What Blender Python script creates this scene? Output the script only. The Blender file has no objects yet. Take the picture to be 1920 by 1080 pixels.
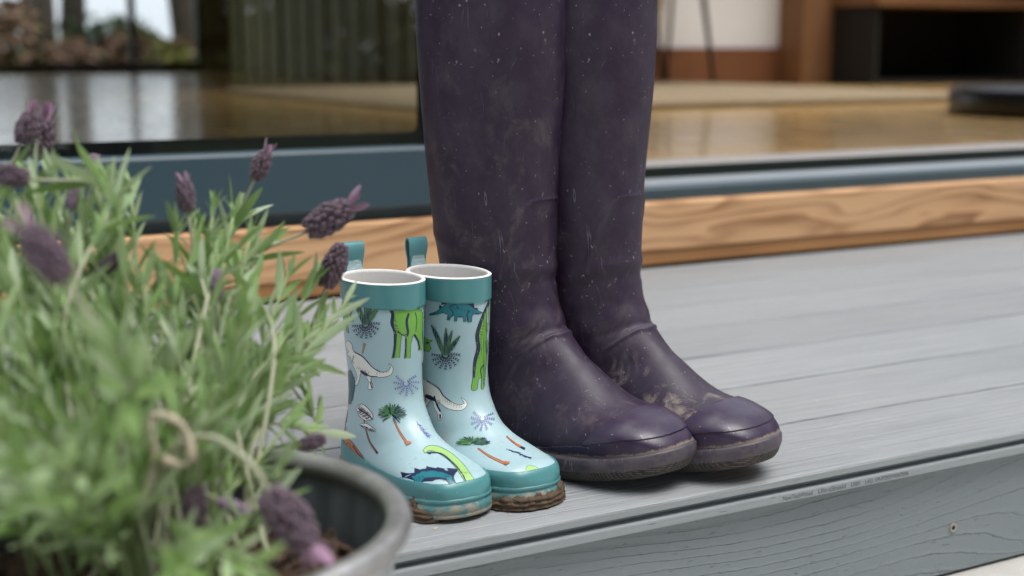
import bpy, bmesh, math, random
import numpy as np
from mathutils import Vector, Matrix, noise as mnoise
from mathutils.bvhtree import BVHTree
from mathutils.geometry import delaunay_2d_cdt

random.seed(11)
R = math.radians
scene = bpy.context.scene
COL = scene.collection

# ------------------------------------------------------------------ camera
cam_data = bpy.data.cameras.new('camera')
cam = bpy.data.objects.new('camera', cam_data)
COL.objects.link(cam)
cam.location = (0, 0, .375)
cam.rotation_euler = (R(90 - 9.97), 0, R(-29.204))
cam_data.lens = 48.0
cam_data.sensor_width = 36.0
cam_data.clip_start = .02
cam_data.clip_end = 2000
cam_data.dof.use_dof = True
cam_data.dof.focus_distance = 1.17
cam_data.dof.aperture_fstop = 4.4
scene.camera = cam

# ------------------------------------------------------------------ sky, sun, exposure
SUN_EL, SUN_AZ = R(66), R(140)          # azimuth clockwise from +Y
world = bpy.data.worlds.new('World')
scene.world = world
world.use_nodes = True
wn = world.node_tree
wn.nodes.clear()
w_out = wn.nodes.new('ShaderNodeOutputWorld')
w_bg = wn.nodes.new('ShaderNodeBackground')
w_sky = wn.nodes.new('ShaderNodeTexSky')
w_hsv = wn.nodes.new('ShaderNodeHueSaturation')
w_sky.sky_type = 'NISHITA'
w_sky.sun_disc = False
w_sky.sun_elevation = SUN_EL
w_sky.sun_rotation = SUN_AZ
w_sky.dust_density = 4.0
w_sky.air_density = 1.0
w_sky.ozone_density = 1.0
w_hsv.inputs['Saturation'].default_value = .4
w_bg.inputs['Strength'].default_value = .15
wn.links.new(w_sky.outputs[0], w_hsv.inputs['Color'])
w_mix = wn.nodes.new('ShaderNodeMix')          # even cloud layer over the clear sky
w_mix.data_type = 'RGBA'
w_mix.inputs[0].default_value = .62
w_mix.inputs[7].default_value = (4.6, 4.95, 5.6, 1)
wn.links.new(w_hsv.outputs[0], w_mix.inputs[6])
wn.links.new(w_mix.outputs[2], w_bg.inputs['Color'])
wn.links.new(w_bg.outputs[0], w_out.inputs[0])

sun_data = bpy.data.lights.new('sun', 'SUN')
sun_data.energy = 1.5
sun_data.angle = R(40)
sun_data.color = (1.0, .97, .93)
sun = bpy.data.objects.new('sun', sun_data)
COL.objects.link(sun)
sd = Vector((math.sin(SUN_AZ) * math.cos(SUN_EL), math.cos(SUN_AZ) * math.cos(SUN_EL), math.sin(SUN_EL)))
sun.rotation_euler = sd.to_track_quat('Z', 'Y').to_euler()
sun.location = sd * 10

scene.view_settings.view_transform = 'Standard'
scene.view_settings.look = 'None'
scene.view_settings.exposure = 1.08
scene.view_settings.gamma = 1
scene.render.engine = 'CYCLES'
scene.cycles.max_bounces = 8
scene.cycles.transparent_max_bounces = 12

# ------------------------------------------------------------------ node helpers
class Mat:
    def __init__(s, name):
        s.m = bpy.data.materials.new(name)
        s.m.use_nodes = True
        s.nt = s.m.node_tree
        s.b = s.nt.nodes['Principled BSDF']
        s.out = s.nt.nodes['Material Output']
    def n(s, kind, ins=None, **props):
        nd = s.nt.nodes.new('ShaderNode' + kind)
        for k, v in props.items():
            setattr(nd, k, v)
        for k, v in (ins or {}).items():
            s.put(nd.inputs[k], v)
        return nd
    def put(s, sock, v):
        if isinstance(v, bpy.types.NodeSocket):
            s.nt.links.new(v, sock)
        elif isinstance(v, (tuple, list)) and sock.type == 'RGBA' and len(v) == 3:
            sock.default_value = (*v, 1)
        else:
            sock.default_value = v
    def co(s, scale=(1, 1, 1), loc=(0, 0, 0), kind='Object', rot=(0, 0, 0)):
        t = s.n('TexCoord')
        return s.n('Mapping', {'Vector': t.outputs[kind], 'Scale': scale, 'Location': loc, 'Rotation': rot}).outputs[0]
    def noise(s, vec, scale=5, detail=3, rough=.5, dist=0):
        return s.n('TexNoise', {'Vector': vec, 'Scale': scale, 'Detail': detail, 'Roughness': rough, 'Distortion': dist}).outputs[0]
    def ramp(s, fac, stops, interp='LINEAR'):
        r = s.n('ValToRGB', {'Fac': fac})
        cr = r.color_ramp
        cr.interpolation = interp
        while len(cr.elements) < len(stops):
            cr.elements.new(.5)
        for e, (p, c) in zip(cr.elements, stops):
            e.position = p
            e.color = (c, c, c, 1) if not isinstance(c, tuple) else (*c, 1)
        return r.outputs[0]
    def mth(s, op, a, b=0.0, clamp=False):
        nd = s.n('Math', operation=op, use_clamp=clamp)
        s.put(nd.inputs[0], a)
        s.put(nd.inputs[1], b)
        return nd.outputs[0]
    def mix(s, fac, a, b, blend='MIX'):
        nd = s.n('Mix', data_type='RGBA', blend_type=blend)
        s.put(nd.inputs[0], fac)
        s.put(nd.inputs[6], a)
        s.put(nd.inputs[7], b)
        return nd.outputs[2]
    def sep(s, vec):
        return s.n('SeparateXYZ', {'Vector': vec}).outputs
    def bump(s, h, strength=.3, dist=.001):
        nd = s.n('Bump', {'Height': h, 'Strength': strength, 'Distance': dist})
        s.put(s.b.inputs['Normal'], nd.outputs[0])
        return nd
    def set(s, **kw):
        names = dict(col='Base Color', rough='Roughness', metal='Metallic', spec='Specular IOR Level', coat='Coat Weight', coatr='Coat Roughness', sss='Subsurface Weight', sheen='Sheen Weight')
        for k, v in kw.items():
            s.put(s.b.inputs[names[k]], v)
        return s

def plain(name, col, rough=.5, var=.15, scale=30, **kw):
    m = Mat(name)
    v = m.co()
    f = m.noise(v, scale, 4)
    lo = tuple(c * (1 - var) for c in col)
    hi = tuple(min(1, c * (1 + var)) for c in col)
    m.set(col=m.mix(f, lo, hi), rough=rough, **kw)
    return m.m

# ------------------------------------------------------------------ object helpers
def tag(o, label=None, cat=None, group=None, kind=None):
    if label: o['label'] = label
    if cat: o['category'] = cat
    if group: o['group'] = group
    if kind: o['kind'] = kind
    return o

def empty(name, loc=(0, 0, 0), rz=0, parent=None):
    o = bpy.data.objects.new(name, None)
    COL.objects.link(o)
    o.location = loc
    o.rotation_euler = (0, 0, rz)
    o.empty_display_size = .05
    o.parent = parent
    return o

def thing(name, label, cat, loc=(0, 0, 0), rz=0, group=None):
    return tag(empty(name, loc, rz), label, cat, group)

def link(name, me, parent=None, mats=()):
    for m in mats:
        me.materials.append(m)
    o = bpy.data.objects.new(name, me)
    COL.objects.link(o)
    o.parent = parent
    return o

def meshobj(name, verts, faces, mat, parent=None, smooth=False, fmat=None):
    me = bpy.data.meshes.new(name)
    me.from_pydata([tuple(map(float, v)) for v in verts], [], [tuple(map(int, f)) for f in faces])
    mats = mat if isinstance(mat, (list, tuple)) else [mat]
    o = link(name, me, parent, mats)
    if smooth:
        me.polygons.foreach_set('use_smooth', [True] * len(me.polygons))
    if fmat is not None:
        me.polygons.foreach_set('material_index', fmat)
    me.update()
    return o

def bm_obj(name, bm, mat, parent=None, smooth=False):
    me = bpy.data.meshes.new(name)
    bm.to_mesh(me)
    bm.free()
    mats = mat if isinstance(mat, (list, tuple)) else [mat]
    o = link(name, me, parent, mats)
    if smooth:
        me.polygons.foreach_set('use_smooth', [True] * len(me.polygons))
    return o

def box(name, x0, x1, y0, y1, z0, z1, mat, parent=None, bevel=0.0):
    bm = bmesh.new()
    bmesh.ops.create_cube(bm, size=1)
    for v in bm.verts:
        v.co = Vector(((x0 + x1) / 2 + v.co.x * (x1 - x0), (y0 + y1) / 2 + v.co.y * (y1 - y0), (z0 + z1) / 2 + v.co.z * (z1 - z0)))
    if bevel:
        bmesh.ops.bevel(bm, geom=bm.edges[:], offset=bevel, segments=2, affect='EDGES', profile=.5)
    return bm_obj(name, bm, mat, parent)

def extrude_x(name, prof, xs, mat, parent=None, jitter=None):
    """closed (y,z) profile swept along the x stations"""
    n = len(prof)
    V, Fc = [], []
    for i, x in enumerate(xs):
        for j, (y, z) in enumerate(prof):
            dy, dz = jitter(x, j) if jitter else (0, 0)
            V.append((x, y + dy, z + dz))
    for i in range(len(xs) - 1):
        for j in range(n):
            a, b = i * n + j, i * n + (j + 1) % n
            Fc.append((a, b, b + n, a + n))
    Fc.append(tuple(range(n)))
    Fc.append(tuple(reversed(range((len(xs) - 1) * n, len(xs) * n))))
    o = meshobj(name, V, Fc, mat, parent)
    bm = bmesh.new()
    bm.from_mesh(o.data)
    bmesh.ops.recalc_face_normals(bm, faces=bm.faces)
    bm.to_mesh(o.data)
    bm.free()
    return o

def tube_data(pts, rad, n=7, cap=True):
    pts = [Vector(p) for p in pts]
    m = len(pts)
    rads = rad if isinstance(rad, (list, tuple)) else [rad] * m
    V, Fc = [], []
    up = Vector((0, 0, 1))
    prev = None
    for i, p in enumerate(pts):
        t = (pts[min(i + 1, m - 1)] - pts[max(i - 1, 0)]).normalized()
        if prev is None:
            a = t.orthogonal().normalized()
        else:
            a = (prev - t * prev.dot(t)).normalized()
        prev = a
        b = t.cross(a)
        for k in range(n):
            q = 2 * math.pi * k / n
            V.append(p + (a * math.cos(q) + b * math.sin(q)) * rads[i])
    for i in range(m - 1):
        for k in range(n):
            a, b = i * n + k, i * n + (k + 1) % n
            Fc.append((a, b, b + n, a + n))
    if cap:
        Fc.append(tuple(reversed(range(n))))
        Fc.append(tuple(range((m - 1) * n, m * n)))
    return V, Fc

def spline(pts, n):
    """Catmull-Rom through 3-D points"""
    P = [Vector(p) for p in pts]
    P = [P[0] * 2 - P[1]] + P + [P[-1] * 2 - P[-2]]
    out = []
    segs = len(P) - 3
    for i in range(n):
        s = i / (n - 1) * segs
        k = min(int(s), segs - 1)
        t = s - k
        a, b, c, d = P[k:k + 4]
        out.append(.5 * ((2 * b) + (c - a) * t + (2 * a - 5 * b + 4 * c - d) * t * t + (3 * b - a - 3 * c + d) * t ** 3))
    return out

# ================================================================== THE DECK
def deck_mat():
    m = Mat('grey_composite_board')
    rnd = m.n('ObjectInfo').outputs['Random']
    off = m.n('CombineXYZ', {'X': m.mth('MULTIPLY', rnd, 40.0), 'Y': m.mth('MULTIPLY', rnd, 17.0), 'Z': 0.0}).outputs[0]
    base = m.n('VectorMath', {0: m.n('TexCoord').outputs['Object'], 1: off}, operation='ADD').outputs[0]
    def bco(sc, lc=(0, 0, 0)):
        return m.n('Mapping', {'Vector': base, 'Scale': sc, 'Location': lc}).outputs[0]
    fine = m.noise(bco((5, 420, 420)), 1, 3, .65)
    mid = m.noise(bco((3.0, 190, 190), (4, 2, 0)), 1, 4, .65, .2)
    blot = m.noise(bco((2.2, 9, 9)), 1, 4, .6)
    dust = m.noise(bco((60, 60, 60)), 1, 5, .7)
    c = m.mix(m.ramp(mid, [(.32, 0.0), (.66, 1.0)]), (.245, .260, .270), (.342, .357, .366))
    c = m.mix(m.mth('MULTIPLY', m.ramp(blot, [(.35, 0.0), (.7, 1.0)]), .35), c, (.41, .415, .41))
    c = m.mix(m.mth('MULTIPLY', m.ramp(fine, [(.32, 1.0), (.50, 0.0)]), .5), c, (.165, .178, .188))
    c = m.mix(m.mth('MULTIPLY', m.ramp(dust, [(.66, 0.0), (.72, 1.0)]), .5), c, (.66, .65, .62))
    tone = m.mth('ADD', m.mth('MULTIPLY', rnd, .13), .92)
    c = m.mix(1.0, c, m.n('CombineColor', {0: tone, 1: tone, 2: tone}).outputs[0], 'MULTIPLY')
    m.set(col=c, rough=m.ramp(blot, [(.3, .42), (.7, .55)]), spec=.45)
    h = m.mth('ADD', m.mth('MULTIPLY', fine, .7), m.mth('MULTIPLY', mid, .6))
    m.bump(h, 1.0, .0032)
    return m.m

def emboss_mat():
    """embossed wood-grain composite: fine wandering cracks in closed contour lines"""
    m = Mat('embossed_composite')
    base = m.co((1, 1, 1))
    warp = m.n('TexNoise', {'Vector': m.co((2.4, 1, 9), (3.1, 0, 1.7)), 'Scale': 1, 'Detail': 1.5, 'Roughness': .35}).outputs[0]
    rag = m.noise(m.co((70, 10, 220)), 1, 3, .6)
    xyz = m.sep(base)
    v = m.mth('ADD', m.mth('MULTIPLY', xyz[2], 62.0), m.mth('MULTIPLY', warp, 9.5))
    v = m.mth('ADD', v, m.mth('MULTIPLY', rag, .34))
    fr = m.mth('FRACT', v)
    tri = m.mth('ABSOLUTE', m.mth('SUBTRACT', fr, .5))
    crack = m.ramp(tri, [(.0, 1.0), (.022, .7), (.045, 0.0)])
    side = m.ramp(fr, [(.45, 0.0), (.5, .0), (.56, 1.0), (.8, 0.0)])
    brk = m.ramp(m.noise(m.co((9, 3, 30), (7, 0, 2)), 1, 3), [(.40, 0.0), (.58, 1.0)])
    crack = m.mth('MULTIPLY', crack, brk)
    pits = m.ramp(m.noise(m.co((70, 30, 380)), 1, 2, .6), [(.66, 0.0), (.72, 1.0)])
    blot = m.noise(m.co((5, 5, 9)), 1, 4, .6)
    fine = m.noise(m.co((300, 300, 500)), 1, 3)
    c = m.mix(blot, (.17, .205, .215), (.225, .26, .272))
    c = m.mix(m.mth('MULTIPLY', fine, .25), c, (.33, .35, .35))
    c = m.mix(m.mth('MULTIPLY', crack, .5), c, (.06, .075, .08))
    c = m.mix(m.mth('MULTIPLY', pits, .45), c, (.12, .14, .15))
    m.set(col=c, rough=.55, spec=.35)
    h = m.mth('SUBTRACT', m.mth('ADD', m.mth('MULTIPLY', side, .35), m.mth('MULTIPLY', fine, .12)), m.mth('ADD', crack, m.mth('MULTIPLY', pits, .5)))
    m.bump(h, .7, .0016)
    return m.m

def edge_mat():
    m = Mat('board_edge_composite')
    f = m.noise(m.co((6, 30, 300)), 1, 4, .6)
    d = m.noise(m.co((40, 200, 500)), 1, 4, .7)
    c = m.mix(f, (.235, .262, .272), (.31, .338, .348))
    c = m.mix(m.mth('MULTIPLY', m.ramp(d, [(.62, 0.0), (.70, 1.0)]), .6), c, (.06, .065, .07))
    m.set(col=c, rough=.42, spec=.5)
    m.bump(f, .15, .0006)
    return m.m
M_DECK, M_FASCIA, M_EDGE = deck_mat(), emboss_mat(), edge_mat()
M_INK = plain('faded_black_ink', (.10, .105, .115), .6)
DECK_Y, PITCH, BW = .896, .1425, .1397

deck = tag(empty('deck', (0, 0, 0)), 'grey composite board deck in front of the sliding door', kind='structure')
def board_prof(y0, y1):
    f, b = y0, y1
    return [(f + .0024, 0), (f + .0006, -.0006), (f, -.0018), (f + .0002, -.0074), (f + .0100, -.0078), (f + .0100, -.0105), (f + .0096, -.0136),
            (f + .0022, -.0138), (f + .0002, -.0148), (f - .0002, -.0160), (f - .0002, -.0222), (f + .001, -.0228),
            (b - .001, -.0228), (b, -.0215), (b, -.0146), (b - .0082, -.0132), (b - .0085, -.0064), (b, -.006), (b - .0002, -.0028), (b - .0042, 0)]
stations = [-1.2 + .0075 * i for i in range(int(3.6 / .0075))] + [2.4 + .1 * i for i in range(17)]
for k in range(8):
    y0 = DECK_Y + k * PITCH
    y1 = y0 + BW if k < 7 else 1.918
    def jit(x, j, k=k):
        if j in (0, 1, 2):
            a = mnoise.noise(Vector((x * 34, k * 9.1, 2.2))) + .6 * mnoise.noise(Vector((x * 11, k * 5.3, 8.1)))
            return (-.0002 * a, .00035 * a * (0 if j == 0 else 1)) if j else (.0011 * a, 0)
        return (0, 0)
    ob = extrude_x('deck_board', board_prof(y0, y1), stations if k < 3 else stations[::8], [M_DECK, M_EDGE], deck, jit if k < 3 else None)
    ob.data.polygons.foreach_set('material_index', [0 if p.normal.z > .35 and p.center.z > -.004 else 1 for p in ob.data.polygons])
    if k == 0:
        front_board = ob
fascia = extrude_x('fascia_board', [(.9080, -.0236), (.9080, -.1360), (.920, -.1375), (.920, -.0236)], [-1.2, 0, 1, 2, 4], M_FASCIA, deck)

# printed lettering on the lower lip of the front board
def ink_text(s, x0, x1, z, h):
    cu = bpy.data.curves.new('lettering', 'FONT')
    cu.body = s
    cu.size = 1
    tmp = bpy.data.objects.new('lettering', cu)
    COL.objects.link(tmp)
    bpy.context.view_layer.update()
    me = bpy.data.meshes.new_from_object(tmp.evaluated_get(bpy.context.evaluated_depsgraph_get()))
    bpy.data.objects.remove(tmp)
    xs = [v.co.x for v in me.vertices]
    a, b = min(xs), max(xs)
    me.transform(Matrix.Translation((-a, 0, 0)))
    me.transform(Matrix.Diagonal(((x1 - x0) / (b - a), h / .72, 1, 1)))
    me.transform(Matrix(((1, 0, 0, x0), (0, 0, -1, DECK_Y - .00045), (0, 1, 0, z), (0, 0, 0, 1))))
    me.materials.clear()
    return link('lettering', me, front_board, [M_INK])
def tx(p): return .7761 + (p - 1467) * (.9265 - .7761) / 233
for s, a, b in (('NewTechWood', 1467, 1520), ('UltraShield', 1530, 1581), ('US01', 1591, 1608), ('LAG', 1618, 1632), ('1M-P292FV047E96', 1637, 1702)):
    ink_text(s, tx(a), tx(b), -.0207, .0042)

# screw in the fascia
M_SCREW = plain('weathered_steel', (.36, .32, .27), .55, .3, 900, metal=.25)
M_HOLE = plain('dark_recess', (.03, .03, .03), .8)
def screw(x, z):
    V, Fc = [], []
    n = 20
    for rr, d in ((.0049, .0), (.0047, .0013), (.0036, .0017), (.0022, .0012), (.0019, .0001)):
        for k in range(n):
            q = 2 * math.pi * k / n
            star = 1 + (.18 * math.cos(6 * q) if rr < .003 else 0)
            V.append((x + rr * star * math.cos(q), .908 - d, z + rr * star * math.sin(q)))
    for i in range(4):
        for k in range(n):
            a, b = i * n + k, i * n + (k + 1) % n
            Fc.append((a, a + n, b + n, b))
    Fc.append(tuple(range(4 * n, 5 * n)))
    s = meshobj('screw', V, Fc, [M_SCREW, M_HOLE], fascia, fmat=[0] * (3 * n) + [1] * n + [1])
screw(1.0042, -.0898)
screw(.36, -.055)

# ================================================================== GROUND
def paving_mat():
    m = Mat('pale_paving')
    f = m.noise(m.co((18, 18, 18)), 1, 6, .65)
    g = m.noise(m.co((400, 400, 400)), 1, 2)
    c = m.mix(f, (.40, .38, .35), (.58, .56, .53))
    c = m.mix(m.mth('MULTIPLY', m.ramp(g, [(.6, 0.0), (.7, 1.0)]), .5), c, (.25, .24, .22))
    m.set(col=c, rough=.8)
    m.bump(g, .3, .001)
    return m.m
M_PAVE = paving_mat()
tag(box('paving', -6, 9, -2.1, .93, -.75, -.14, M_PAVE), kind='structure')
def lawn_mat():
    m = Mat('lawn')
    f = m.noise(m.co((.8, .8, .8)), 1, 6, .7)
    m.set(col=m.mix(f, (.05, .075, .02), (.10, .12, .04)), rough=.9)
    return m.m
M_LAWN = lawn_mat()
tag(meshobj('ground', [(-900, -900, -.74), (900, -900, -.74), (900, 900, -.74), (-900, 900, -.74)], [(0, 1, 2, 3)], M_LAWN), kind='structure')

# ================================================================== THE HOUSE: sill timber, sliding door, room
def timber_mat(name, light, dark, mid, stretch=1.0, lines=34.0):
    m = Mat(name)
    warp = m.noise(m.co((2.6 * stretch, 1, 16), (1.3, 0, .4)), 1, 1.6, .4)
    fine = m.noise(m.co((6, 200, 260)), 1, 3, .6)
    xyz = m.sep(m.co())
    v = m.mth('ADD', m.mth('MULTIPLY', xyz[2], lines), m.mth('MULTIPLY', warp, 6.0))
    fr = m.mth('FRACT', v)
    late = m.ramp(fr, [(0.0, 0.0), (.5, .25), (.82, 1.0), (.93, .9), (1.0, 0.0)])
    sc = m.noise(m.co((3.5, 3, 14), (5, 0, 0)), 1, 2)
    late = m.mth('MULTIPLY', late, m.ramp(sc, [(.3, .25), (.65, 1.0)]))
    c = m.mix(sc, light, mid)
    c = m.mix(m.mth('MULTIPLY', late, 1.0), c, dark)
    c = m.mix(m.mth('MULTIPLY', fine, .3), c, mid)
    vo = m.n('TexVoronoi', {'Vector': m.co((3.1, 1, 11), (.2, 0, .3)), 'Scale': 1.0})
    knot = m.ramp(vo.outputs['Distance'], [(.02, 1.0), (.06, 0.0)])
    c = m.mix(m.mth('MULTIPLY', knot, .9), c, (.06, .03, .015))
    m.set(col=c, rough=.62, spec=.25)
    m.bump(m.mth('ADD', late, m.mth('MULTIPLY', fine, .4)), .3, .001)
    return m.m
M_TIMBER = timber_mat('scorched_softwood', (.74, .475, .275), (.23, .10, .042), (.64, .355, .17), 1.15, 34.0)
M_BATTEN = timber_mat('scorched_softwood_edge', (.56, .30, .13), (.18, .075, .03), (.46, .22, .085), .35, 130.0)
sill = thing('timber_sill', 'scorched pale softwood beam lying under the sliding door', 'beam', (0, 0, 0))
XS = [-1.4 + .2 * i for i in range(32)]
extrude_x('beam', [(1.924, .0310), (1.9265, .0290), (2.30, .0290), (2.30, .1115), (1.928, .1115), (1.924, .1090)], XS, M_TIMBER, sill)
extrude_x('batten', [(1.9285, .0045), (2.2, .0045), (2.2, .0284), (1.9285, .0284)], XS, M_BATTEN, sill)
M_DARK = plain('painted_gap_shade', (.01, .01, .011), .9)  # shade of the gap under the batten, put into a near-black colour
extrude_x('gap_shade_strip', [(1.945, -.022), (2.2, -.022), (2.2, .004), (1.945, .004)], XS, M_DARK, sill)

def alu_mat(name, col, rough=.42):
    m = Mat(name)
    f = m.noise(m.co((900, 900, 900)), 1, 2)
    d = m.noise(m.co((7, 7, 7)), 1, 4)
    m.set(col=m.mix(m.mth('MULTIPLY', d, .2), col, tuple(c * 1.35 + .01 for c in col)), rough=rough, spec=.5)
    m.bump(f, .06, .0003)
    return m.m
M_ALU = alu_mat('anthracite_aluminium', (.034, .066, .084))
M_TRACK = alu_mat('bare_aluminium_track', (.26, .30, .33), .42)
M_RUB = plain('black_rubber_gasket', (.012, .02, .016), .35)
door = thing('sliding_door', 'anthracite aluminium sliding door with one glazed panel left of the purple boots', 'door', (0, 0, 0))
# track
extrude_x('track_sill', [(1.955, .1118), (2.02, .1118), (2.02, .1275), (2.285, .1275), (2.285, .1345), (1.9585, .1345), (1.955, .1320)][:2] + [(2.30, .1118), (2.30, .1180), (2.062, .1180), (2.062, .1345), (1.9585, .1345), (1.955, .1315)], XS, M_ALU, door)
extrude_x('track_rail', [(1.972, .1347), (2.060, .1347), (2.060, .1385), (1.976, .1385), (1.972, .1372)], XS, M_TRACK, door)
extrude_x('track_channel', [(2.064, .1183), (2.268, .1183), (2.268, .1200), (2.064, .1200)], XS, M_RUB, door)
extrude_x('inner_threshold', [(2.270, .1183), (2.392, .1183), (2.392, .1412), (2.274, .1412), (2.270, .1395)], XS, plain('threshold_strip', (.42, .40, .38), .45), door)
extrude_x('channel_wall', [(2.2600, .1203), (2.2696, .1203), (2.2696, .1390), (2.2600, .1390)], XS, M_RUB, door)
# glazed panel: front face y=1.930
PX0, PX1 = -1.15, .935
panel = empty('panel', (0, 0, 0), 0, door)
bead = [(1.930, .1330), (1.9345, .1290), (1.9600, .1290), (1.9600, .2260), (1.9474, .2261), (1.9330, .2240), (1.930, .2190)]
extrude_x('bottom_rail', bead, [PX0 + i * (PX1 - PX0) / 12 for i in range(13)], M_ALU, panel)
box('stile', PX1 - .002, PX1 + .078, 1.9315, 1.9605, .1292, 2.21, M_ALU, panel, .002)
box('stile', PX0 - .08, PX0 + .002, 1.9315, 1.9605, .1292, 2.21, M_ALU, panel, .002)
box('top_rail', PX0 + .003, PX1 - .003, 1.932, 1.960, 2.13, 2.208, M_ALU, panel)
def glass_mat():
    m = Mat('door_glass')
    nt = m.nt
    nt.nodes.remove(m.b)
    tr = m.n('BsdfTransparent', {'Color': (.90, .94, .91)})
    gl = m.n('BsdfGlossy', {'Color': (1, 1, 1), 'Roughness': .0})
    fr = m.n('Fresnel', {'IOR': 1.5})
    k = m.mth('ADD', m.mth('MULTIPLY', fr.outputs[0], 2.0), .04, True)
    mx = m.n('MixShader')
    m.put(mx.inputs[0], k)
    nt.links.new(tr.outputs[0], mx.inputs[1])
    nt.links.new(gl.outputs[0], mx.inputs[2])
    nt.links.new(mx.outputs[0], m.out.inputs[0])
    return m.m
M_GLASS = glass_mat()
meshobj('glass_pane', [(PX0, 1.9475, .224), (PX1, 1.9475, .224), (PX1, 1.9475, 2.13), (PX0, 1.9475, 2.13)], [(0, 1, 2, 3)], M_GLASS, panel)
# gasket frame behind the glass with a rounded inner corner
gv, gf = [], []
inner = []
gx0, gx1, gz0, gz1, rr = PX0 + .02, PX1 - .012, .2455, 2.11, .012
for cx, cz, a0 in ((gx1 - rr, gz0 + rr, -90), (gx1 - rr, gz1 - rr, 0), (gx0 + rr, gz1 - rr, 90), (gx0 + rr, gz0 + rr, 180)):
    for k in range(7):
        a = R(a0 + 15 * k)
        inner.append((cx + rr * math.cos(a), cz + rr * math.sin(a)))
for d in (1.9495, 1.9575):
    gv += [(x, d, z) for x, z in inner]
    for x, z in inner:
        gv.append((PX1 - .0005 if x > (PX0 + PX1) / 2 and x > gx1 - rr * .75 else (PX0 + .0005 if x < gx0 + rr * .75 else x), d, (.2262 if z < gz0 + rr * .75 else (2.13 if z > gz1 - rr * .75 else z))))
n = len(inner)
for k in range(n):
    a, b = k, (k + 1) % n
    gf += [(a, b, b + n, a + n), (a + 2 * n, a + 3 * n, b + 3 * n, b + 2 * n), (a, a + 2 * n, b + 2 * n, b), ]
meshobj('gasket', gv, gf, M_RUB, panel)
# outer frame of the opening
box('head_frame', -1.3, 4.6, 1.96, 2.28, 2.212, 2.28, M_ALU, door)
box('jamb', 4.4, 4.48, 1.962, 2.278, .136, 2.211, M_ALU, door)
box('jamb', -1.3, -1.235, 1.962, 2.278, .136, 2.211, M_ALU, door)

# room shell
M_PLASTER = plain('white_plaster', (.78, .79, .80), .85, .04, 3)
M_CLAD = plain('dark_timber_cladding', (.10, .07, .05), .8, .3, 6)
def floor_mat():
    m = Mat('oak_floor')
    f = m.noise(m.co((2.2, 26, 1)), 1, 4, .6)
    g = m.noise(m.co((1.1, 7, 1), (2, 0, 0)), 1, 2)
    c = m.mix(f, (.42, .25, .085), (.66, .44, .165))
    c = m.mix(m.mth('MULTIPLY', g, .5), c, (.34, .19, .06))
    w = m.noise(m.co((22, 3, 1)), 1, 3, .6)
    m.set(col=c, rough=m.ramp(w, [(.35, .15), (.65, .30)]), spec=.55, coat=.36, coatr=.10)
    m.bump(m.noise(m.co((7, 2.0, 1)), 1, 3), .25, .01)
    return m.m
M_FLOOR = floor_mat()
floor = tag(box('floor', -3, 10, 2.394, 13.3, .05, .1405, M_FLOOR), kind='structure')
def struct(*a, **k):
    return tag(box(*a, **k), kind='structure')
struct('wall_back', 4.3, 10, 7.2, 7.3, .05, 2.6, M_PLASTER)
side = struct('wall_side', 4.2, 4.298, 7.2, 13.3, .05, 2.6, M_CLAD)
M_GREEN_REFL = plain('green_reflection_board', (.17, .165, .06), .7, .4, 3)  # olive tone stands in for the garden greens reflected in the pane
for k in range(16):  # added slats imitate the upright dark streaks of that reflection
    box('board', 4.170 + .012 * (k % 3) / 2, 4.1985, 7.30 + .365 * k, 7.30 + .365 * k + .27, .145, 2.58, M_GREEN_REFL, side)
struct('wall_far_right', 3.95, 4.2, 13.2, 13.3, .05, 2.6, M_CLAD)
struct('wall_far_left', -3, .2, 13.2, 13.3, .05, 2.6, M_CLAD)
struct('wall_left', -3.1, -3, 2.31, 13.3, .05, 2.6, M_PLASTER)
struct('wall_right', 10, 10.1, 2.31, 7.3, .05, 2.6, M_PLASTER)
cv = [(-3.1, 2.31), (10.1, 2.31), (10.1, 13.3), (-3.1, 13.3), (3.0, 2.7), (7.8, 2.7), (7.8, 6.6), (3.0, 6.6)]  # inner corners cut a roof opening, unseen and added to brighten the room
tag(meshobj('ceiling', [(x, y, 2.6) for x, y in cv] + [(x, y, 2.72) for x, y in cv], [(0, 1, 5, 4), (1, 2, 6, 5), (2, 3, 7, 6), (3, 0, 4, 7), (8, 12, 13, 9), (9, 13, 14, 10), (10, 14, 15, 11), (11, 15, 12, 8), (4, 5, 13, 12), (5, 6, 14, 13), (6, 7, 15, 14), (7, 4, 12, 15)], M_PLASTER), kind='structure')
struct('wall_front_left', -5, -1.302, 1.99, 2.305, -.3, 3.1, M_CLAD)
struct('wall_front_right', 4.602, 11, 1.99, 2.305, -.3, 3.1, M_CLAD)
struct('wall_front_header', -1.3, 4.6, 1.99, 2.305, 2.285, 3.1, M_CLAD)

# interior things
M_BLACKF = plain('black_window_frame', (.010, .010, .010), .5)
fw_ = thing('garden_window', 'tall black framed window at the far end of the room, seen through the glass panel', 'window', (0, 13.25, 0))
box('bottom_frame', .2, 3.95, -.04, .04, .142, .24, M_BLACKF, fw_)
box('top_frame', .2, 3.95, -.04, .04, 2.5, 2.598, M_BLACKF, fw_)
for xm in (.23, 1.75, 3.28, 3.92):
    box('mullion', xm - .03, xm + .03, -.038, .038, .241, 2.499, M_BLACKF, fw_)
M_OAKPOST = plain('brown_timber', (.20, .095, .04), .6, .25, 9)
M_SKIRT = plain('red_brown_skirting', (.17, .065, .025), .6, .3, 8)
sk = tag(box('skirting_board', 4.32, 6.05, 7.165, 7.198, .1408, .375, M_SKIRT), 'wide red-brown wooden skirting board below the white wall', 'skirting')
pb = tag(box('timber_post', 6.053, 6.33, 6.95, 7.198, .1408, 2.598, M_OAKPOST, None, .006), 'brown timber post between the white wall and the dark cabinet', 'post')
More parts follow.
